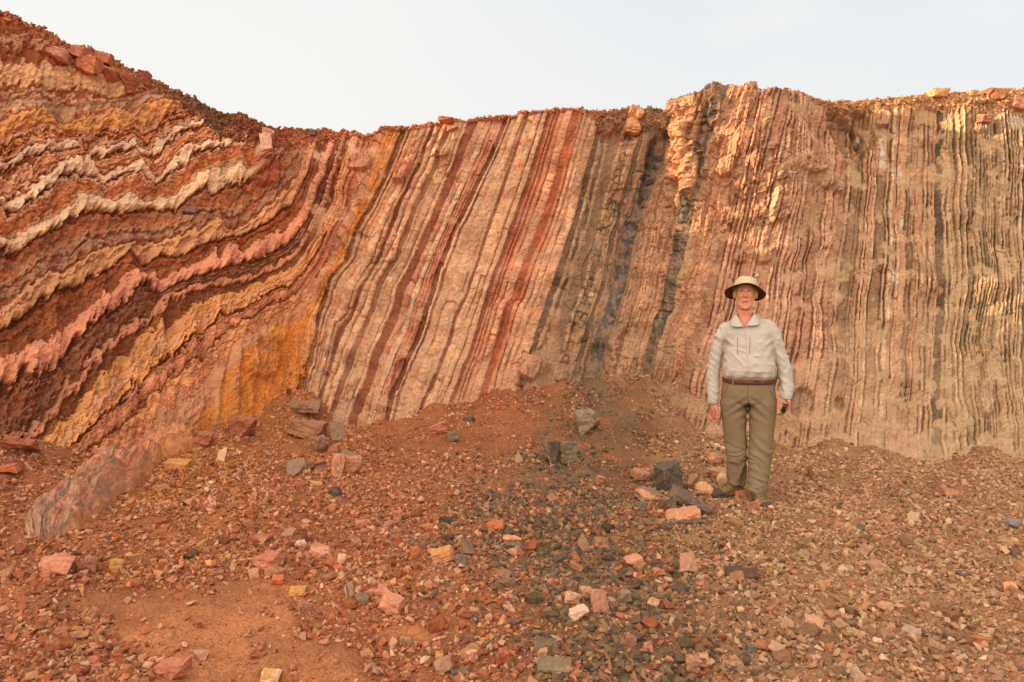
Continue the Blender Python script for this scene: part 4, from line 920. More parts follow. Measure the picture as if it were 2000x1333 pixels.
#PERSON
# ------------------------------------------------------------------ the man
def bm_loft(rings, n=28, pw=2.3):
    """closed loft through horizontal super-ellipse rings (x, y, z, rx, ry)"""
    V_, F_ = [], []
    for (x, y, z, rx, ry) in rings:
        for k in range(n):
            a = 2*math.pi*k/n; c, s = math.cos(a), math.sin(a)
            V_.append((x+rx*math.copysign(abs(c)**(2/pw), c), y+ry*math.copysign(abs(s)**(2/pw), s), z))
    m_ = len(rings)
    for i in range(m_-1):
        for k in range(n):
            a, b = i*n+k, i*n+(k+1) % n; F_.append((a, b, b+n, a+n))
    V_.append(rings[0][:3]); V_.append(rings[-1][:3]); c0, c1 = len(V_)-2, len(V_)-1
    for k in range(n):
        F_.append((c0, (k+1) % n, k)); F_.append((c1, (m_-1)*n+k, (m_-1)*n+(k+1) % n))
    return V_, F_
def bm_tube(pts, n=12, flat=1.0):
    """closed tube through (x, y, z, r)"""
    V_, F_ = [], []; P_ = [Vector(p[:3]) for p in pts]; m_ = len(pts)
    for i in range(m_):
        d = (P_[min(i+1, m_-1)]-P_[max(i-1, 0)]).normalized()
        ref = Vector((0, 1, 0)) if abs(d.y) < .8 else Vector((1, 0, 0))
        u = d.cross(ref).normalized(); v = u.cross(d).normalized()
        for k in range(n):
            a = 2*math.pi*k/n; V_.append(tuple(P_[i]+(u*math.cos(a)+v*math.sin(a)*flat)*pts[i][3]))
    for i in range(m_-1):
        for k in range(n):
            a, b = i*n+k, i*n+(k+1) % n; F_.append((a, b, b+n, a+n))
    d0 = (P_[0]-P_[1]).normalized()*pts[0][3]*.6; d1 = (P_[-1]-P_[-2]).normalized()*pts[-1][3]*.7
    V_.append(tuple(P_[0]+d0)); V_.append(tuple(P_[-1]+d1)); c0, c1 = len(V_)-2, len(V_)-1
    for k in range(n):
        F_.append((c0, (k+1) % n, k)); F_.append((c1, (m_-1)*n+k, (m_-1)*n+(k+1) % n))
    return V_, F_
def bm_ell(c, r, rot=(0, 0, 0), n=18):
    V_, F_ = [], []; M_ = Euler(rot).to_matrix(); c = Vector(c); h = n//2
    for i in range(1, h):
        t = math.pi*i/h
        for k in range(n):
            a = 2*math.pi*k/n
            V_.append(tuple(c+M_@Vector((r[0]*math.sin(t)*math.cos(a), r[1]*math.sin(t)*math.sin(a), r[2]*math.cos(t)))))
    for i in range(h-2):
        for k in range(n):
            a, b = i*n+k, i*n+(k+1) % n; F_.append((a, a+n, b+n, b))
    V_.append(tuple(c+M_@Vector((0, 0, r[2])))); V_.append(tuple(c-M_@Vector((0, 0, r[2]))))
    t0, b0 = len(V_)-2, len(V_)-1
    for k in range(n):
        F_.append((t0, k, (k+1) % n)); F_.append((b0, (h-2)*n+(k+1) % n, (h-2)*n+k))
    return V_, F_
def join(parts):
    V_, F_ = [], []
    for v, f in parts:
        o = len(V_); V_ += v; F_ += [tuple(i+o for i in q) for q in f]
    me = bpy.data.meshes.new('m'); me.from_pydata([tuple(map(float, v)) for v in V_], [], F_)
    bm = bmesh.new(); bm.from_mesh(me); bmesh.ops.recalc_face_normals(bm, faces=bm.faces); bm.to_mesh(me); bm.free()
    return me
def remesh(me, vox, smooth=4, fac=.5):
    ob = bpy.data.objects.new('tmp', me); col.objects.link(ob)
    r = ob.modifiers.new('r', 'REMESH'); r.mode = 'VOXEL'; r.voxel_size = vox; r.use_smooth_shade = True
    if smooth: s = ob.modifiers.new('s', 'SMOOTH'); s.iterations = smooth; s.factor = fac
    dg = bpy.context.evaluated_depsgraph_get(); dg.update()
    out_ = bpy.data.meshes.new_from_object(ob.evaluated_get(dg)); bpy.data.objects.remove(ob)
    return out_
def get_co(me):
    a = np.empty(len(me.vertices)*3, np.float32); me.vertices.foreach_get('co', a)
    me.update(); b = np.empty(len(me.vertices)*3, np.float32); me.vertex_normals.foreach_get('vector', b)
    return a.reshape(-1, 3).astype(float), b.reshape(-1, 3).astype(float)
def set_co(me, co): me.vertices.foreach_set('co', np.ascontiguousarray(co, np.float32).ravel()); me.update()
def set_col(me, c):
    at = me.color_attributes.get('Col') or me.color_attributes.new('Col', 'FLOAT_COLOR', 'POINT')
    a = np.ones((len(me.vertices), 4), np.float32); a[:, :3] = c; at.data.foreach_set('color', a.ravel())
def smooth_all(me): me.polygons.foreach_set('use_smooth', [True]*len(me.polygons)); me.update()
def mat_plain(name, c=None, rough=.8, spec=.2, nscale=300, bump=.15, dist=.001, var=.08, sss=0):
    m = bpy.data.materials.new(name); m.use_nodes = True; t = m.node_tree; b = t.nodes['Principled BSDF']
    b.inputs['Roughness'].default_value = rough; b.inputs['Specular IOR Level'].default_value = spec
    tcn = N(t, 'ShaderNodeTexCoord'); n1 = N(t, 'ShaderNodeTexNoise', i_Scale=nscale, i_Detail=4.0); lk(t, tcn.outputs['Object'], n1.inputs['Vector'])
    n2 = N(t, 'ShaderNodeTexNoise', i_Scale=9.0, i_Detail=4.0); lk(t, tcn.outputs['Object'], n2.inputs['Vector'])
    ad = N(t, 'ShaderNodeMath', operation='ADD'); lk(t, n1.outputs[0], ad.inputs[0]); lk(t, n2.outputs[0], ad.inputs[1])
    mr = N(t, 'ShaderNodeMapRange', i_1=.6, i_2=1.4, i_3=1-var, i_4=1+var); lk(t, ad.outputs[0], mr.inputs[0])
    vm = N(t, 'ShaderNodeVectorMath', operation='SCALE')
    if c is None: at = N(t, 'ShaderNodeAttribute', attribute_name='Col'); lk(t, at.outputs['Color'], vm.inputs[0])
    else: vm.inputs[0].default_value = tuple(alb(c))
    lk(t, mr.outputs[0], vm.inputs['Scale']); lk(t, vm.outputs[0], b.inputs['Base Color'])
    bp = N(t, 'ShaderNodeBump', i_Strength=bump, i_Distance=dist); lk(t, n1.outputs[0], bp.inputs['Height']); lk(t, bp.outputs[0], b.inputs['Normal'])
    if sss: b.inputs['Subsurface Weight'].default_value = sss; b.inputs['Subsurface Scale'].default_value = .01
    return m
M_SKIN = mat_plain('skin', None, .55, .35, 120, .25, .001, .07, .08)
M_SHIRT = mat_plain('shirt_cloth', (186,170,156), .85, .15, 500, .2, .0006, .05)
M_TROU = mat_plain('trouser_cloth', (132,108,80), .85, .15, 500, .2, .0006, .06)
M_BELT = mat_plain('belt_leather', (96,46,28), .5, .4, 200, .2)
M_BUCK = mat_plain('buckle', (62,32,24), .35, .5, 200, .1)
M_HAT = mat_plain('hat_cloth', (198,174,136), .9, .1, 500, .3, .0008, .06)
M_LINE = mat_plain('brim_shaded_lining', (84,60,42), .9, .1, 400, .2)  # dark underside cloth, with the shadow under the brim put into its colour
M_BOOT = mat_plain('boot_suede', (120,94,62), .85, .15, 150, .4, .002, .15)
M_RUB = mat_plain('boot_rubber', (74,62,52), .7, .3, 150, .4, .001, .2)
M_DARK = mat_plain('dark_case', (52,32,26), .35, .5, 200, .1)
M_HAIR = mat_plain('grey_hair', (150,126,104), .8, .2, 400, .5, .001, .2)
M_EYE = mat_plain('eye', None, .3, .5, 50, 0)

px0, py0_ = 1.895, 6.12
gz0 = float(groundz(np.array([px0]), np.array([py0_]))[0])
man = empty('person', (px0, py0_, gz0-.01), R(-16.5))
man.scale = (1.0, 1.0, 1.005)
tag(man, 'man in sun hat, beige shirt and olive trousers standing before the rock face', 'person')
hx, hz = -.037, 1.66
# ---- body: one continuous surface from head to feet
B = []
B.append(bm_loft([(0,0,.86,.14,.09),(0,0,.95,.165,.11),(0,-.01,1.05,.180,.135),(-.002,0,1.18,.170,.125),(-.01,.003,1.28,.158,.116),(-.018,.008,1.36,.148,.100),(-.026,.010,1.40,.125,.092),(-.034,.014,1.435,.088,.074),(hx,.022,1.47,.064,.062),(hx,.028,1.56,.058,.058),(hx,.020,1.62,.055,.06)]))
B.append(bm_ell((hx,.025,1.672),(.076,.096,.098)))
B.append(bm_loft([(hx,-.052,1.527,.026,.020),(hx,-.040,1.538,.046,.040),(hx,-.026,1.562,.062,.058),(hx,-.018,1.61,.070,.068),(hx,-.008,1.65,.071,.076),(hx,.005,1.70,.068,.078)], 24, 2.2))
B.append(bm_ell((hx,-.070,1.540),(.022,.017,.014)))
B.append(bm_tube([(hx,-.078,1.668,.009),(hx,-.092,1.650,.0105),(hx,-.104,1.636,.013),(hx,-.100,1.628,.012)],10))
for s in (-1, 1):
    B.append(bm_ell((hx+s*.013,-.090,1.629),(.009,.010,.008)))
    B.append(bm_ell((hx+s*.034,-.066,1.628),(.022,.016,.018)))
    B.append(bm_ell((hx+s*.026,-.078,1.683),(.026,.010,.008),(0, s*.12, 0)))
    B.append(bm_ell((hx+s*.086,.006,1.640),(.010,.018,.034),(0, s*.15, -s*.5)))
B.append(bm_ell((hx-.002,-.084,1.596),(.024,.010,.0055))); B.append(bm_ell((hx-.002,-.083,1.585),(.021,.010,.006)))
# arms
B.append(bm_tube([(-.12,.01,1.36,.036),(-.18,.01,1.33,.036),(-.235,.012,1.2,.036),(-.262,.01,1.05,.040),(-.268,-.005,.92,.034),(-.270,-.028,.80,.027),(-.270,-.032,.775,.026)],14))
B.append(bm_tube([(.08,.01,1.37,.036),(.138,.01,1.36,.036),(.20,.012,1.25,.036),(.262,.012,1.08,.040),(.279,-.01,.97,.035),(.284,-.045,.87,.028),(.284,-.055,.845,.027)],14))
# hand hanging at the man's right: palm, four fingers, thumb
B.append(bm_ell((-.268,-.040,.735),(.021,.037,.047),(0,.05,.55)))
rx_ = []
for q, (oy, ln) in enumerate([(-.030,.070),(-.011,.078),(.008,.073),(.026,.060)]):
    bx, by = -.272-oy*.55, -.036+oy*.85
    B.append(bm_tube([(bx,by,.715,.0092),(bx-.001,by-.002,.690,.0090),(bx+.008,by-.003,.690-ln*.38,.0084),(bx+.022,by-.001,.690-ln*.62,.0076)],10))
B.append(bm_tube([(-.252,-.066,.755,.012),(-.243,-.084,.725,.0108),(-.236,-.086,.700,.0095),(-.230,-.082,.684,.008)],10))
# hand at the man's left, closed round the dark case
B.append(bm_ell((.296,-.072,.800),(.020,.034,.042),(.25,.05,.2)))
for q in range(4):
    zz = .818-q*.0195
    B.append(bm_tube([(.306,-.090,zz,.0094),(.303,-.114,zz-.004,.0092),(.287,-.129,zz-.008,.0086),(.268,-.124,zz-.010,.0080),(.262,-.108,zz-.010,.0074)],10))
B.append(bm_tube([(.284,-.062,.828,.012),(.268,-.080,.820,.0108),(.262,-.098,.806,.0098),(.266,-.112,.796,.0085)],10))
# legs and feet
B.append(bm_tube([(-.09,0,.84,.070),(-.105,.005,.66,.066),(-.085,.01,.47,.056),(-.082,.03,.33,.054),(-.078,.06,.15,.040),(-.08,.07,.08,.038),(-.14,.02,.045,.038),(-.20,-.03,.035,.030)],14))
B.append(bm_tube([(.085,0,.84,.070),(.105,-.01,.66,.066),(.098,-.03,.47,.056),(.092,-.05,.33,.054),(.078,-.10,.15,.040),(.082,-.12,.08,.038),(.11,-.19,.045,.038),(.14,-.25,.035,.030)],14))
bme = remesh(join(B), .0032, 5, .5)
co, no = get_co(bme)
hd = co[:, 2] > 1.5
# eye sockets and mouth line pressed in
for s in (-1, 1):
    d = ((co[:, 0]-(hx+s*.028))/.014)**2+((co[:, 2]-1.668)/.008)**2
    co[:, 1] += np.where(hd & (co[:, 1] < -.03), .006*np.exp(-d), 0)
d = ((co[:, 0]-(hx-.001))/.024)**2+((co[:, 2]-(1.5885+.16*np.abs(co[:, 0]-hx)))/.0026)**2
co[:, 1] += np.where(hd & (co[:, 1] < -.03), .005*np.exp(-d), 0)
set_co(bme, co)
sk_ = alb((210,142,110)); c = np.tile(sk_, (len(co), 1))
def mixc_(c, m_, t): return c*(1-m_[:, None])+alb(t)*m_[:, None]
fr_ = (co[:, 1] < -.02) & hd
for s in (-1, 1):
    c = mixc_(c, .55*fr_*np.exp(-((co[:, 0]-hx-s*.040)/.02)**2-((co[:, 2]-1.628)/.018)**2), (206,104,76))
    c = mixc_(c, .8*fr_*np.exp(-(((co[:, 0]-hx-s*.029)/.016)**4+((co[:, 2]-1.6835-.08*(.03-np.abs(co[:, 0]-hx)))/.0035)**2)), (150,104,72))
c = mixc_(c, .6*fr_*np.exp(-((co[:, 0]-hx)/.014)**2-((co[:, 2]-1.634)/.016)**2), (208,104,76))
c = mixc_(c, .8*fr_*np.exp(-(((co[:, 0]-hx)/.024)**4+((co[:, 2]-1.590)/.0075)**2)), (184,92,72))
c = mixc_(c, .95*fr_*np.exp(-(((co[:, 0]-hx)/.025)**4+((co[:, 2]-1.5885-.16*np.abs(co[:, 0]-hx))/.0034)**2)), (84,36,28))
c = mixc_(c, .7*fr_*np.exp(-(((co[:, 0]-hx)/.014)**4+((co[:, 2]-1.5905)/.0016)**2)), (214,186,160))
for s in (-1, 1):
    c = mixc_(c, .6*fr_*np.exp(-((co[:, 0]-hx-s*.0105)/.004)**2-((co[:, 2]-1.6225)/.003)**2), (110,50,38))
c = mixc_(c, .55*(co[:, 2] > 1.36)*(co[:, 2] < 1.50)*(co[:, 1] < 0), (206,108,78))
for s in (-1, 1):   # lash line and lids
    c = mixc_(c, .75*fr_*np.exp(-(((co[:, 0]-hx-s*.028)/.014)**4+((co[:, 2]-1.6765)/.0034)**2)), (84,46,36))
    c = mixc_(c, .5*fr_*np.exp(-(((np.abs(co[:, 0]-hx)-.030-.35*(1.625-co[:, 2]))/.0035)**2+((co[:, 2]-1.608)/.020)**4)), (166,88,64))
c = mixc_(c, .5*(co[:, 2] < .9)*1.0, (200,104,74))
set_col(bme, c); smooth_all(bme)
body = link('body', bme, M_SKIN, man)
for s in (-1, 1):
    v, f = bm_ell((hx+s*.028,-.0665,1.6685),(.0105,.009,.0062)); me = join([(v, f)]); cc, _ = get_co(me)
    iris = ((cc[:, 0]-(hx+s*.028-.003))**2+(cc[:, 2]-1.6695)**2) < .0046**2
    set_col(me, np.where(iris[:, None], alb((40,36,36)), alb((190,165,148)))); smooth_all(me)
    link('eye', me, M_EYE, body)
me = join([bm_ell((hx-.073,.012,1.672),(.010,.030,.034)), bm_ell((hx+.073,.012,1.672),(.010,.030,.034)), bm_ell((hx,.055,1.645),(.070,.065,.062))])
hair = link('hair', remesh(me, .005, 2), M_HAIR, man)
# ---- shirt
TR = [(0,0,.945,.178,.122),(0,0,.970,.188,.132),(0,-.006,.985,.198,.142),(0,-.014,1.005,.206,.156),(0,-.020,1.05,.207,.163),(0,-.018,1.10,.200,.160),(-.002,-.010,1.18,.190,.150),(-.006,0,1.28,.178,.136),(-.012,.004,1.345,.184,.124),(-.020,.009,1.40,.160,.108),(-.028,.012,1.438,.122,.092),(-.034,.016,1.462,.090,.080),(hx,.020,1.49,.074,.074)]
LA = [(-.150,.01,1.420,.05,.05),(-.182,.01,1.385,.056,.062),(-.206,.01,1.33,.060,.068),(-.232,.010,1.25,.056,.066),(-.256,.012,1.15,.052,.062),(-.272,.010,1.03,.050,.060),(-.274,0,.93,.049,.056),(-.271,-.018,.86,.045,.049),(-.271,-.028,.81,.038,.043),(-.271,-.030,.785,.037,.042)]
RA = [(.11,.01,1.450,.045,.05),(.138,.01,1.42,.054,.060),(.164,.010,1.365,.058,.068),(.198,.012,1.27,.056,.066),(.238,.014,1.16,.052,.063),(.270,.012,1.06,.051,.061),(.278,-.006,.98,.052,.057),(.285,-.034,.91,.046,.049),(.285,-.048,.87,.040,.043),(.285,-.052,.847,.039,.042)]
sme = remesh(join([bm_loft(TR, 36, 2.35), bm_loft(LA, 24, 2.1), bm_loft(RA, 24, 2.1)]), .0042, 4, .5)
co, no = get_co(sme)
tor = (np.abs(co[:, 0]) < .2)
x_, y_, z_ = co.T
rid = lambda v: 1-np.abs(v)*2.2
fold = .0045*fbm(x_*7+z_*3, z_*9-x_*4+y_*6, 701, 3)
arm = np.clip((np.abs(x_+.01)-.195)/.03, 0, 1)
fold += arm*(.011*rid(pn(z_*8+x_*14+1.5*pn(z_*5, y_*9, 704), y_*9+z_*3, 705))*.6+.004*fbm(z_*30+x_*20, y_*14, 706, 2))
# folds running from the armpits over the chest and bunching above the belt
arp = np.exp(-((np.abs(x_)-.17)/.06)**2-((z_-1.22)/.10)**2)*(1-arm)
fold += .0095*arp*np.sin((z_-.55*np.abs(x_))*70+5*pn(x_*7, z_*6, 709))*np.clip(.5+1.2*pn(x_*8, z_*8, 710), 0, 1)
fold += .006*np.exp(-((z_-1.0)/.035)**2)*(1-arm)*np.sin(x_*62+3*pn(x_*8, z_*6, 711))
fold += .007*np.exp(-((z_-1.15)/.14)**2)*(1-arm)*(rid(pn(x_*7+z_*11, z_*5-x_*3, 715))**2-.4)*(np.abs(x_) > .03)
co = co+no*fold[:, None]
plk = (y_ < 0)*np.exp(-((x_+.012-.02*(1.2-z_))/.017)**4)*(z_ < 1.385)*(1-arm)
co[:, 1] -= .0022*plk
set_co(sme, co)
bm = bmesh.new(); bm.from_mesh(sme)
def in_v(p):
    dx = abs(p.x-hx)
    return (p.y < 0 and p.z > 1.384 and dx < (p.z-1.384)*.62+.002) or (math.hypot(p.x-hx, p.y-.02) < .068 and p.z > 1.44)
bmesh.ops.delete(bm, geom=[v for v in bm.verts if in_v(v.co)], context='VERTS')
bm.to_mesh(sme); bm.free(); smooth_all(sme)
shirt = link('shirt', sme, M_SHIRT, man)
# collar
KEY = [(0,(-.038,-.118,1.383),(-.088,-.128,1.392)),(.09,(-.068,-.098,1.432),(-.146,-.108,1.396)),(.2,(-.098,-.050,1.482),(-.150,-.060,1.424)),(.34,(-.104,.030,1.512),(-.142,.030,1.455)),(.5,(hx,.092,1.525),(hx,.120,1.468))]
def ck(u):
    m_ = u > .5; uu = 1-u if m_ else u
    U = [k_[0] for k_ in KEY]
    a_ = [np.interp(uu, U, [k_[1][j] for k_ in KEY]) for j in range(3)]; b_ = [np.interp(uu, U, [k_[2][j] for k_ in KEY]) for j in range(3)]
    if .2 < uu:   # round the back
        t = (uu-.2)/.3; an = math.pi*(.5*t)
        for q_, r_, yy in ((a_, (.064, .074), .02), (b_, (.112, .100), .02)):
            q_[0] = hx-r_[0]*math.cos(an)*1.0-.0*t; q_[1] = -.05+.0*t+(yy+r_[1]+.05)*math.sin(an)
    if m_: a_[0] = 2*hx-a_[0]; b_[0] = 2*hx-b_[0]; a_[2] += .004; b_[2] += .012*(uu < .34)
    return a_, b_
cv, cf = [], []; nu, nw = 60, 5
for i in range(nu+1):
    a_, b_ = ck(i/nu)
    for j in range(nw+1):
        t = j/nw; p = [a_[k_]*(1-t)+b_[k_]*t for k_ in range(3)]; p[2] += .010*math.sin(math.pi*min(t*1.3, 1)); p[1] -= .006*math.sin(math.pi*t)*(1 if i < 14 or i > 46 else -1); cv.append(tuple(p))
for i in range(nu):
    for j in range(nw):
        a = i*(nw+1)+j; cf.append((a, a+1, a+nw+2, a+nw+1))
def solid(v, f, th, name, mat, parent, sub=0):
    me = bpy.data.meshes.new(name); me.from_pydata(v, [], f); ob = bpy.data.objects.new('t', me); col.objects.link(ob)
    s = ob.modifiers.new('s', 'SOLIDIFY'); s.thickness = th; s.offset = 0
    if sub: q = ob.modifiers.new('q', 'SUBSURF'); q.levels = sub; q.render_levels = sub
    dg = bpy.context.evaluated_depsgraph_get(); dg.update(); m2 = bpy.data.meshes.new_from_object(ob.evaluated_get(dg)); bpy.data.objects.remove(ob); m2.name = name
    smooth_all(m2); return link(name, m2, mat, parent)
solid(cv, cf, .004, 'collar', M_SHIRT, shirt)
def surf_y(me_co, x, z):
    m_ = (me_co[:, 1] < 0); d = (me_co[m_, 0]-x)**2+(me_co[m_, 2]-z)**2; return me_co[m_][np.argmin(d), 1]
sco, _ = get_co(sme)
for xz in ((-.091, 1.245), (.002, 1.255)):          # two chest pocket zips
    pts = [(xz[0]+(.004*i if xz[0] < 0 else 0)/8, surf_y(sco, xz[0], xz[1]+.055-.018*i)-.0012, xz[1]+.06-.018*i, .0024) for i in range(8)]
    link('pocket_zip', join([bm_tube(pts, 6)]), mat_plain('zip', (140,122,100), .6, .3), shirt)
pts = [(-.034+.003*i, surf_y(sco, -.034+.003*i, 1.36-.03*i)-.0004, 1.362-.030*i, .0016) for i in range(13)]
link('placket_seam', join([bm_tube(pts, 6)]), mat_plain('seam', (170,150,128), .9, .1), shirt)
# cuffs
for (x, y, z, r) in ((-.271,-.030,.796,.0405),(.285,-.052,.858,.0425)):
    v, f = bm_loft([(x,y,z-.026,r*.93,r*1.04),(x,y,z-.022,r,r*1.1),(x,y+.002,z+.022,r*1.03,r*1.13),(x,y+.002,z+.027,r*.95,r*1.06)], 24, 2.1)
    me = join([(v, f)]); smooth_all(me); link('cuff', me, M_SHIRT, shirt)
# ---- trousers
HP = [(0,0,.985,.186,.128),(0,0,.955,.194,.136),(-.002,0,.90,.205,.145),(-.002,.003,.84,.212,.148),(-.002,.004,.80,.205,.142),(-.002,.006,.775,.17,.12)]
LL = [(-.100,0,.84,.098,.125),(-.112,0,.78,.108,.128),(-.110,.002,.68,.098,.115),(-.102,.004,.58,.092,.103),(-.090,.006,.47,.086,.094),(-.084,.012,.38,.083,.090),(-.082,.025,.29,.077,.086),(-.080,.040,.21,.070,.080),(-.079,.052,.15,.064,.074),(-.078,.055,.115,.060,.072),(-.078,.056,.100,.054,.066)]
RL = [(.100,0,.84,.100,.125),(.108,-.002,.78,.110,.128),(.110,-.008,.68,.103,.115),(.107,-.016,.58,.097,.104),(.102,-.030,.47,.090,.096),(.098,-.048,.38,.086,.092),(.092,-.068,.29,.080,.086),(.087,-.088,.21,.073,.080),(.082,-.104,.14,.065,.074),(.079,-.110,.10,.062,.072),(.079,-.111,.085,.056,.066)]
tme = remesh(join([bm_loft(HP[::-1], 36, 2.3), bm_loft(LL[::-1], 28, 2.15), bm_loft(RL[::-1], 28, 2.15)]), .0042, 4, .5)
co, no = get_co(tme); x_, y_, z_ = co.T
lo_ = sst(.62, .30, z_); an = np.arctan2(y_, x_-np.sign(x_)*.09)
fold = .0035*fbm(x_*8, z_*7+x_*5, 721, 3)
fold += lo_*.018*rid(pn(z_*15+np.sign(x_)*x_*11+2*pn(x_*5, z_*5, 723), y_*6+np.sign(x_)*9+1.3, 725))*.7
fold += lo_*.004*fbm(z_*34+x_*12, y_*10+np.sign(x_)*5, 727, 2)
cr_ = np.exp(-((z_-.74)/.09)**2)
fold += cr_*.008*np.sin((z_+.75*np.abs(x_))*80+2*pn(x_*8, z_*8, 731))*np.exp(-(np.abs(x_)/.13)**2)
fold += np.exp(-((z_-.13)/.03)**2)*.006*rid(pn(z_*30+y_*9, x_*20, 733))
fold -= .010*np.exp(-(x_/.010)**2)*(z_ < .82)*(y_ < 0)
co = co+no*fold[:, None]; set_co(tme, co); smooth_all(tme)
trou = link('trousers', tme, M_TROU, man)
tco, _ = get_co(tme)
for s, x0, x1 in ((-1, -.150, -.186), (1, .146, .182)):
    pts = [(x0+(x1-x0)*t, surf_y(tco, x0+(x1-x0)*t, .945-.10*t)-.0006, .945-.10*t, .0022) for t in np.linspace(0, 1, 7)]
    link('pocket_seam', join([bm_tube(pts, 6)]), mat_plain('dark_seam', (104,86,58), .9, .1), trou)
pts = [(-.006, surf_y(tco, -.006, z)-.0004, z, .0018) for z in np.linspace(.94, .82, 8)]
link('fly_seam', join([bm_tube(pts, 6)]), mat_plain('fly_thread', (112,92,62), .9, .1), trou)
# belt
v, f = [], []; nb = 48
for k in range(nb):
    a = 2*math.pi*k/nb; c_, s_ = math.cos(a), math.sin(a)
    ex = lambda r, t: r*math.copysign(abs(t)**(2/2.3), t)
    dz = -.006*max(0, -s_)
    for (dr, z) in ((.006,.948),(.010,.952),(.010,.980),(.006,.984),(-.004,.984),(-.004,.948)):
        v.append((ex(.194+dr, c_), ex(.138+dr, s_), z+dz))
for k in range(nb):
    for j in range(6):
        a = k*6+j; b = k*6+(j+1) % 6; a2 = ((k+1) % nb)*6+j; b2 = ((k+1) % nb)*6+(j+1) % 6; f.append((a, a2, b2, b))
me = join([(v, f)]); smooth_all(me); belt = link('belt', me, M_BELT, man)
def boxm(c, s_, bev=.003, rot=(0,0,0)):
    bm = bmesh.new(); bmesh.ops.create_cube(bm, size=1); 
    for q in bm.verts: q.co = Vector((q.co.x*s_[0], q.co.y*s_[1], q.co.z*s_[2]))
    bmesh.ops.bevel(bm, geom=list(bm.edges), offset=bev, segments=2, affect='EDGES'); M_ = Euler(rot).to_matrix()
    for q in bm.verts: q.co = M_@q.co+Vector(c)
    me = bpy.data.meshes.new('box'); bm.to_mesh(me); bm.free(); return me
link('buckle', boxm((.058,-.141,.960), (.050,.008,.036), .003, (0,0,.14)), M_BUCK, belt)
for x in (-.12, .105): link('belt_loop', boxm((x,-.143+abs(x)*.13,.962), (.012,.006,.046), .002, (0,0,x*1.2)), M_TROU, trou)
# ---- boots
def boot(hx_, hy_, tx_, ty_, zs_):
    d = Vector((tx_-hx_, ty_-hy_, 0)); L2 = d.length; d.normalize(); sd_ = Vector((-d.y, d.x, 0)); o = Vector((hx_, hy_, zs_))
    def mk(parts):
        V2, F2 = [], []
        for vv, ff in parts:
            k0 = len(V2); V2 += [tuple(o+d*p[0]+sd_*p[1]+Vector((0, 0, p[2]))) for p in vv]; F2 += [tuple(i+k0 for i in q) for q in ff]
        return join([(V2, F2)])
    # rings across the foot: (along, 0, zmid, half width, half height)
    def prof(rows, n=18, cut=.0):
        V2, F2 = [], []
        for (u, z0, z1, hw) in rows:
            for k in range(n):
                a = 2*math.pi*k/n; V2.append((u, hw*math.cos(a)*(1 if math.sin(a) > 0 else 1.05), (z0+z1)/2+(z1-z0)/2*math.copysign(abs(math.sin(a))**.75, math.sin(a))))
        m_ = len(rows)
        for i in range(m_-1):
            for k in range(n): a, b = i*n+k, i*n+(k+1) % n; F2.append((a, b, b+n, a+n))
        F2.append(tuple(range(n))[::-1]); F2.append(tuple(range((m_-1)*n, m_*n)))
        return V2, F2
    up = prof([(0,.03,.075,.022),(.012,.022,.115,.036),(.04,.02,.14,.042),(.085,.02,.135,.043),(.12,.02,.115,.043),(.16,.02,.092,.046),(.20,.02,.076,.048),(.24,.02,.064,.045),(.268,.022,.052,.034),(.28,.026,.042,.018)])
    shaft = bm_loft([(.055,0,.06,.055,.040),(.055,0,.12,.052,.041),(.052,0,.165,.054,.044)], 20)
    me = remesh(mk([up, shaft]), .005, 3); root = link('boot', me, M_BOOT, man)
    so = prof([(-.004,.0,.028,.028),(.02,-.002,.030,.040),(.08,.0,.028,.040),(.14,-.002,.028,.044),(.20,-.002,.028,.050),(.25,0,.030,.046),(.282,.006,.032,.030),(.292,.012,.030,.012)])
    link('sole', remesh(mk([so]), .005, 1), M_RUB, root)
    tc_ = prof([(.215,.012,.070,.0485),(.235,.012,.068,.0485),(.258,.012,.060,.043),(.280,.014,.050,.027),(.289,.02,.04,.012)])
    link('toe_cap', remesh(mk([tc_]), .005, 1), M_RUB, root)
    for q in range(4):
        u = .105+.026*q; z = .131-.0165*q
        link('lace', mk([bm_tube([(u,-.028,z-.012,.0026),(u+.006,-.010,z+.003,.0028),(u+.010,.010,z+.003,.0028),(u+.014,.028,z-.014,.0026)],6)]), mat_plain('lace', (104,72,44), .8, .2), root)
boot(-.035, .10, -.235, -.055, .012)
boot(.062, -.075, .165, -.325, -.004)
# ---- hat, tipped back
hat = empty('hat', (hx, .012, 1.680)); hat.parent = man; hat.rotation_euler = (R(-20), R(3), 0)
def hat_crown():
    prof_ = [(.110,.002),(.109,.018),(.106,.040),(.102,.060),(.095,.076),(.080,.087),(.045,.091),(.0,.089)]
    n = 40; V2, F2 = [], []
    for r, z in prof_[:-1]:
        for k in range(n):
            a = 2*math.pi*k/n; wob = 1+.018*math.sin(3*a+1)+.012*math.sin(7*a+z*60)
            V2.append((r*.86*math.cos(a)*wob, r*1.06*math.sin(a)*wob, z+.0025*math.sin(5*a)))
    m_ = len(prof_)-1
    for i in range(m_-1):
        for k in range(n): a, b = i*n+k, i*n+(k+1) % n; F2.append((a, b, b+n, a+n))
    V2.append((0, 0, .090)); c0 = len(V2)-1
    for k in range(n): F2.append((c0, (m_-1)*n+k, (m_-1)*n+(k+1) % n))
    return V2, F2
v, f = hat_crown(); solid(v, f, .003, 'crown', M_HAT, hat, 1)
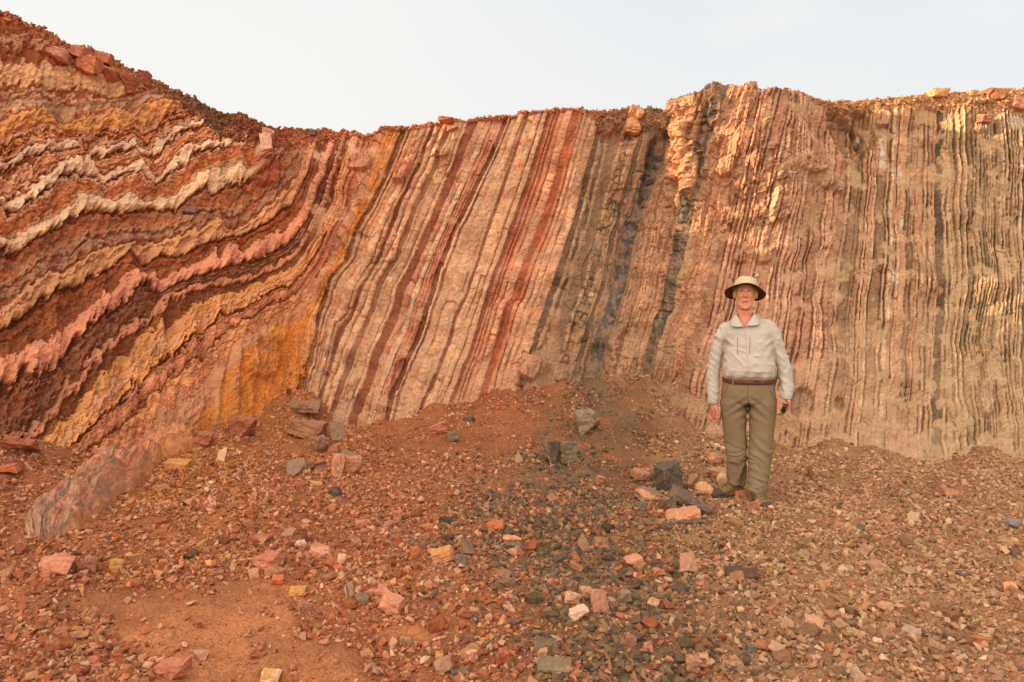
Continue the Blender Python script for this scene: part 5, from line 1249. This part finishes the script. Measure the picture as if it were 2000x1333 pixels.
def brim(zo, r0, r1, name, mat, th):
    n = 56; V2, F2 = [], []; rows_ = 7
    for j in range(rows_):
        t = j/(rows_-1)
        for k in range(n):
            a = 2*math.pi*k/n; c_, s_ = math.cos(a), math.sin(a)
            rin = (.095, .117); rou = (.162, .178)
            x = (rin[0]+(rou[0]-rin[0])*(r0+(r1-r0)*t))*c_; y = (rin[1]+(rou[1]-rin[1])*(r0+(r1-r0)*t))*s_
            tt = r0+(r1-r0)*t
            z = zo-.032*tt**1.3*(.35+.85*abs(c_)**2)-.018*tt*(s_ > .3)*s_+.004*tt*math.sin(4*a+.7)
            V2.append((x, y, z))
    for j in range(rows_-1):
        for k in range(n): a, b = j*n+k, j*n+(k+1) % n; F2.append((a, b, b+n, a+n))
    return solid(V2, F2, th, name, mat, hat, 1)
brim(.004, 0, 1, 'brim', M_HAT, .004); brim(-.0005, .02, .955, 'brim_shaded_lining', M_LINE, .002)
n = 40; v, f = [], []
for z in (.004, .024):
    for k in range(n):
        a = 2*math.pi*k/n; wob = 1+.018*math.sin(3*a+1)+.012*math.sin(7*a+z*60); v.append((.1115*.86*math.cos(a)*wob+.0005, .1115*1.06*math.sin(a)*wob, z))
for k in range(n): f.append((k, (k+1) % n, n+(k+1) % n, n+k))
solid(v, f, .002, 'hat_band', mat_plain('hat_band_cloth', (192,168,120), .9, .1, 500, .3), hat)
# chin cord: from brim down past the ears under the chin
for s in (-1, 1):
    pts = [(hx+s*.079,-.028,1.690,.0022),(hx+s*.0745,-.040,1.64,.0022),(hx+s*.064,-.050,1.59,.0022),(hx+s*.040,-.058,1.553,.0022),(hx+s*.008,-.060,1.534,.0022)]
    link('chin_cord', join([bm_tube(pts, 6)]), mat_plain('cord', (196,168,110), .8, .2), man)
# ---- what he holds
case = link('dark_case', boxm((0,0,0), (.034,.115,.052), .008), M_DARK)
case.parent = None
mw = Matrix.Translation(man.location) @ Euler((0, 0, R(-16.5))).to_matrix().to_4x4()
case.matrix_world = mw @ (Matrix.Translation((.272,-.128,.783)) @ Euler((R(22), R(18), R(-8))).to_matrix().to_4x4())
link('case_flap', boxm((0,-.060,.002), (.0355,.006,.040), .002), M_BUCK, case)
tag(case, 'small dark brown hard case held in the hand at the man\'s side', 'case')
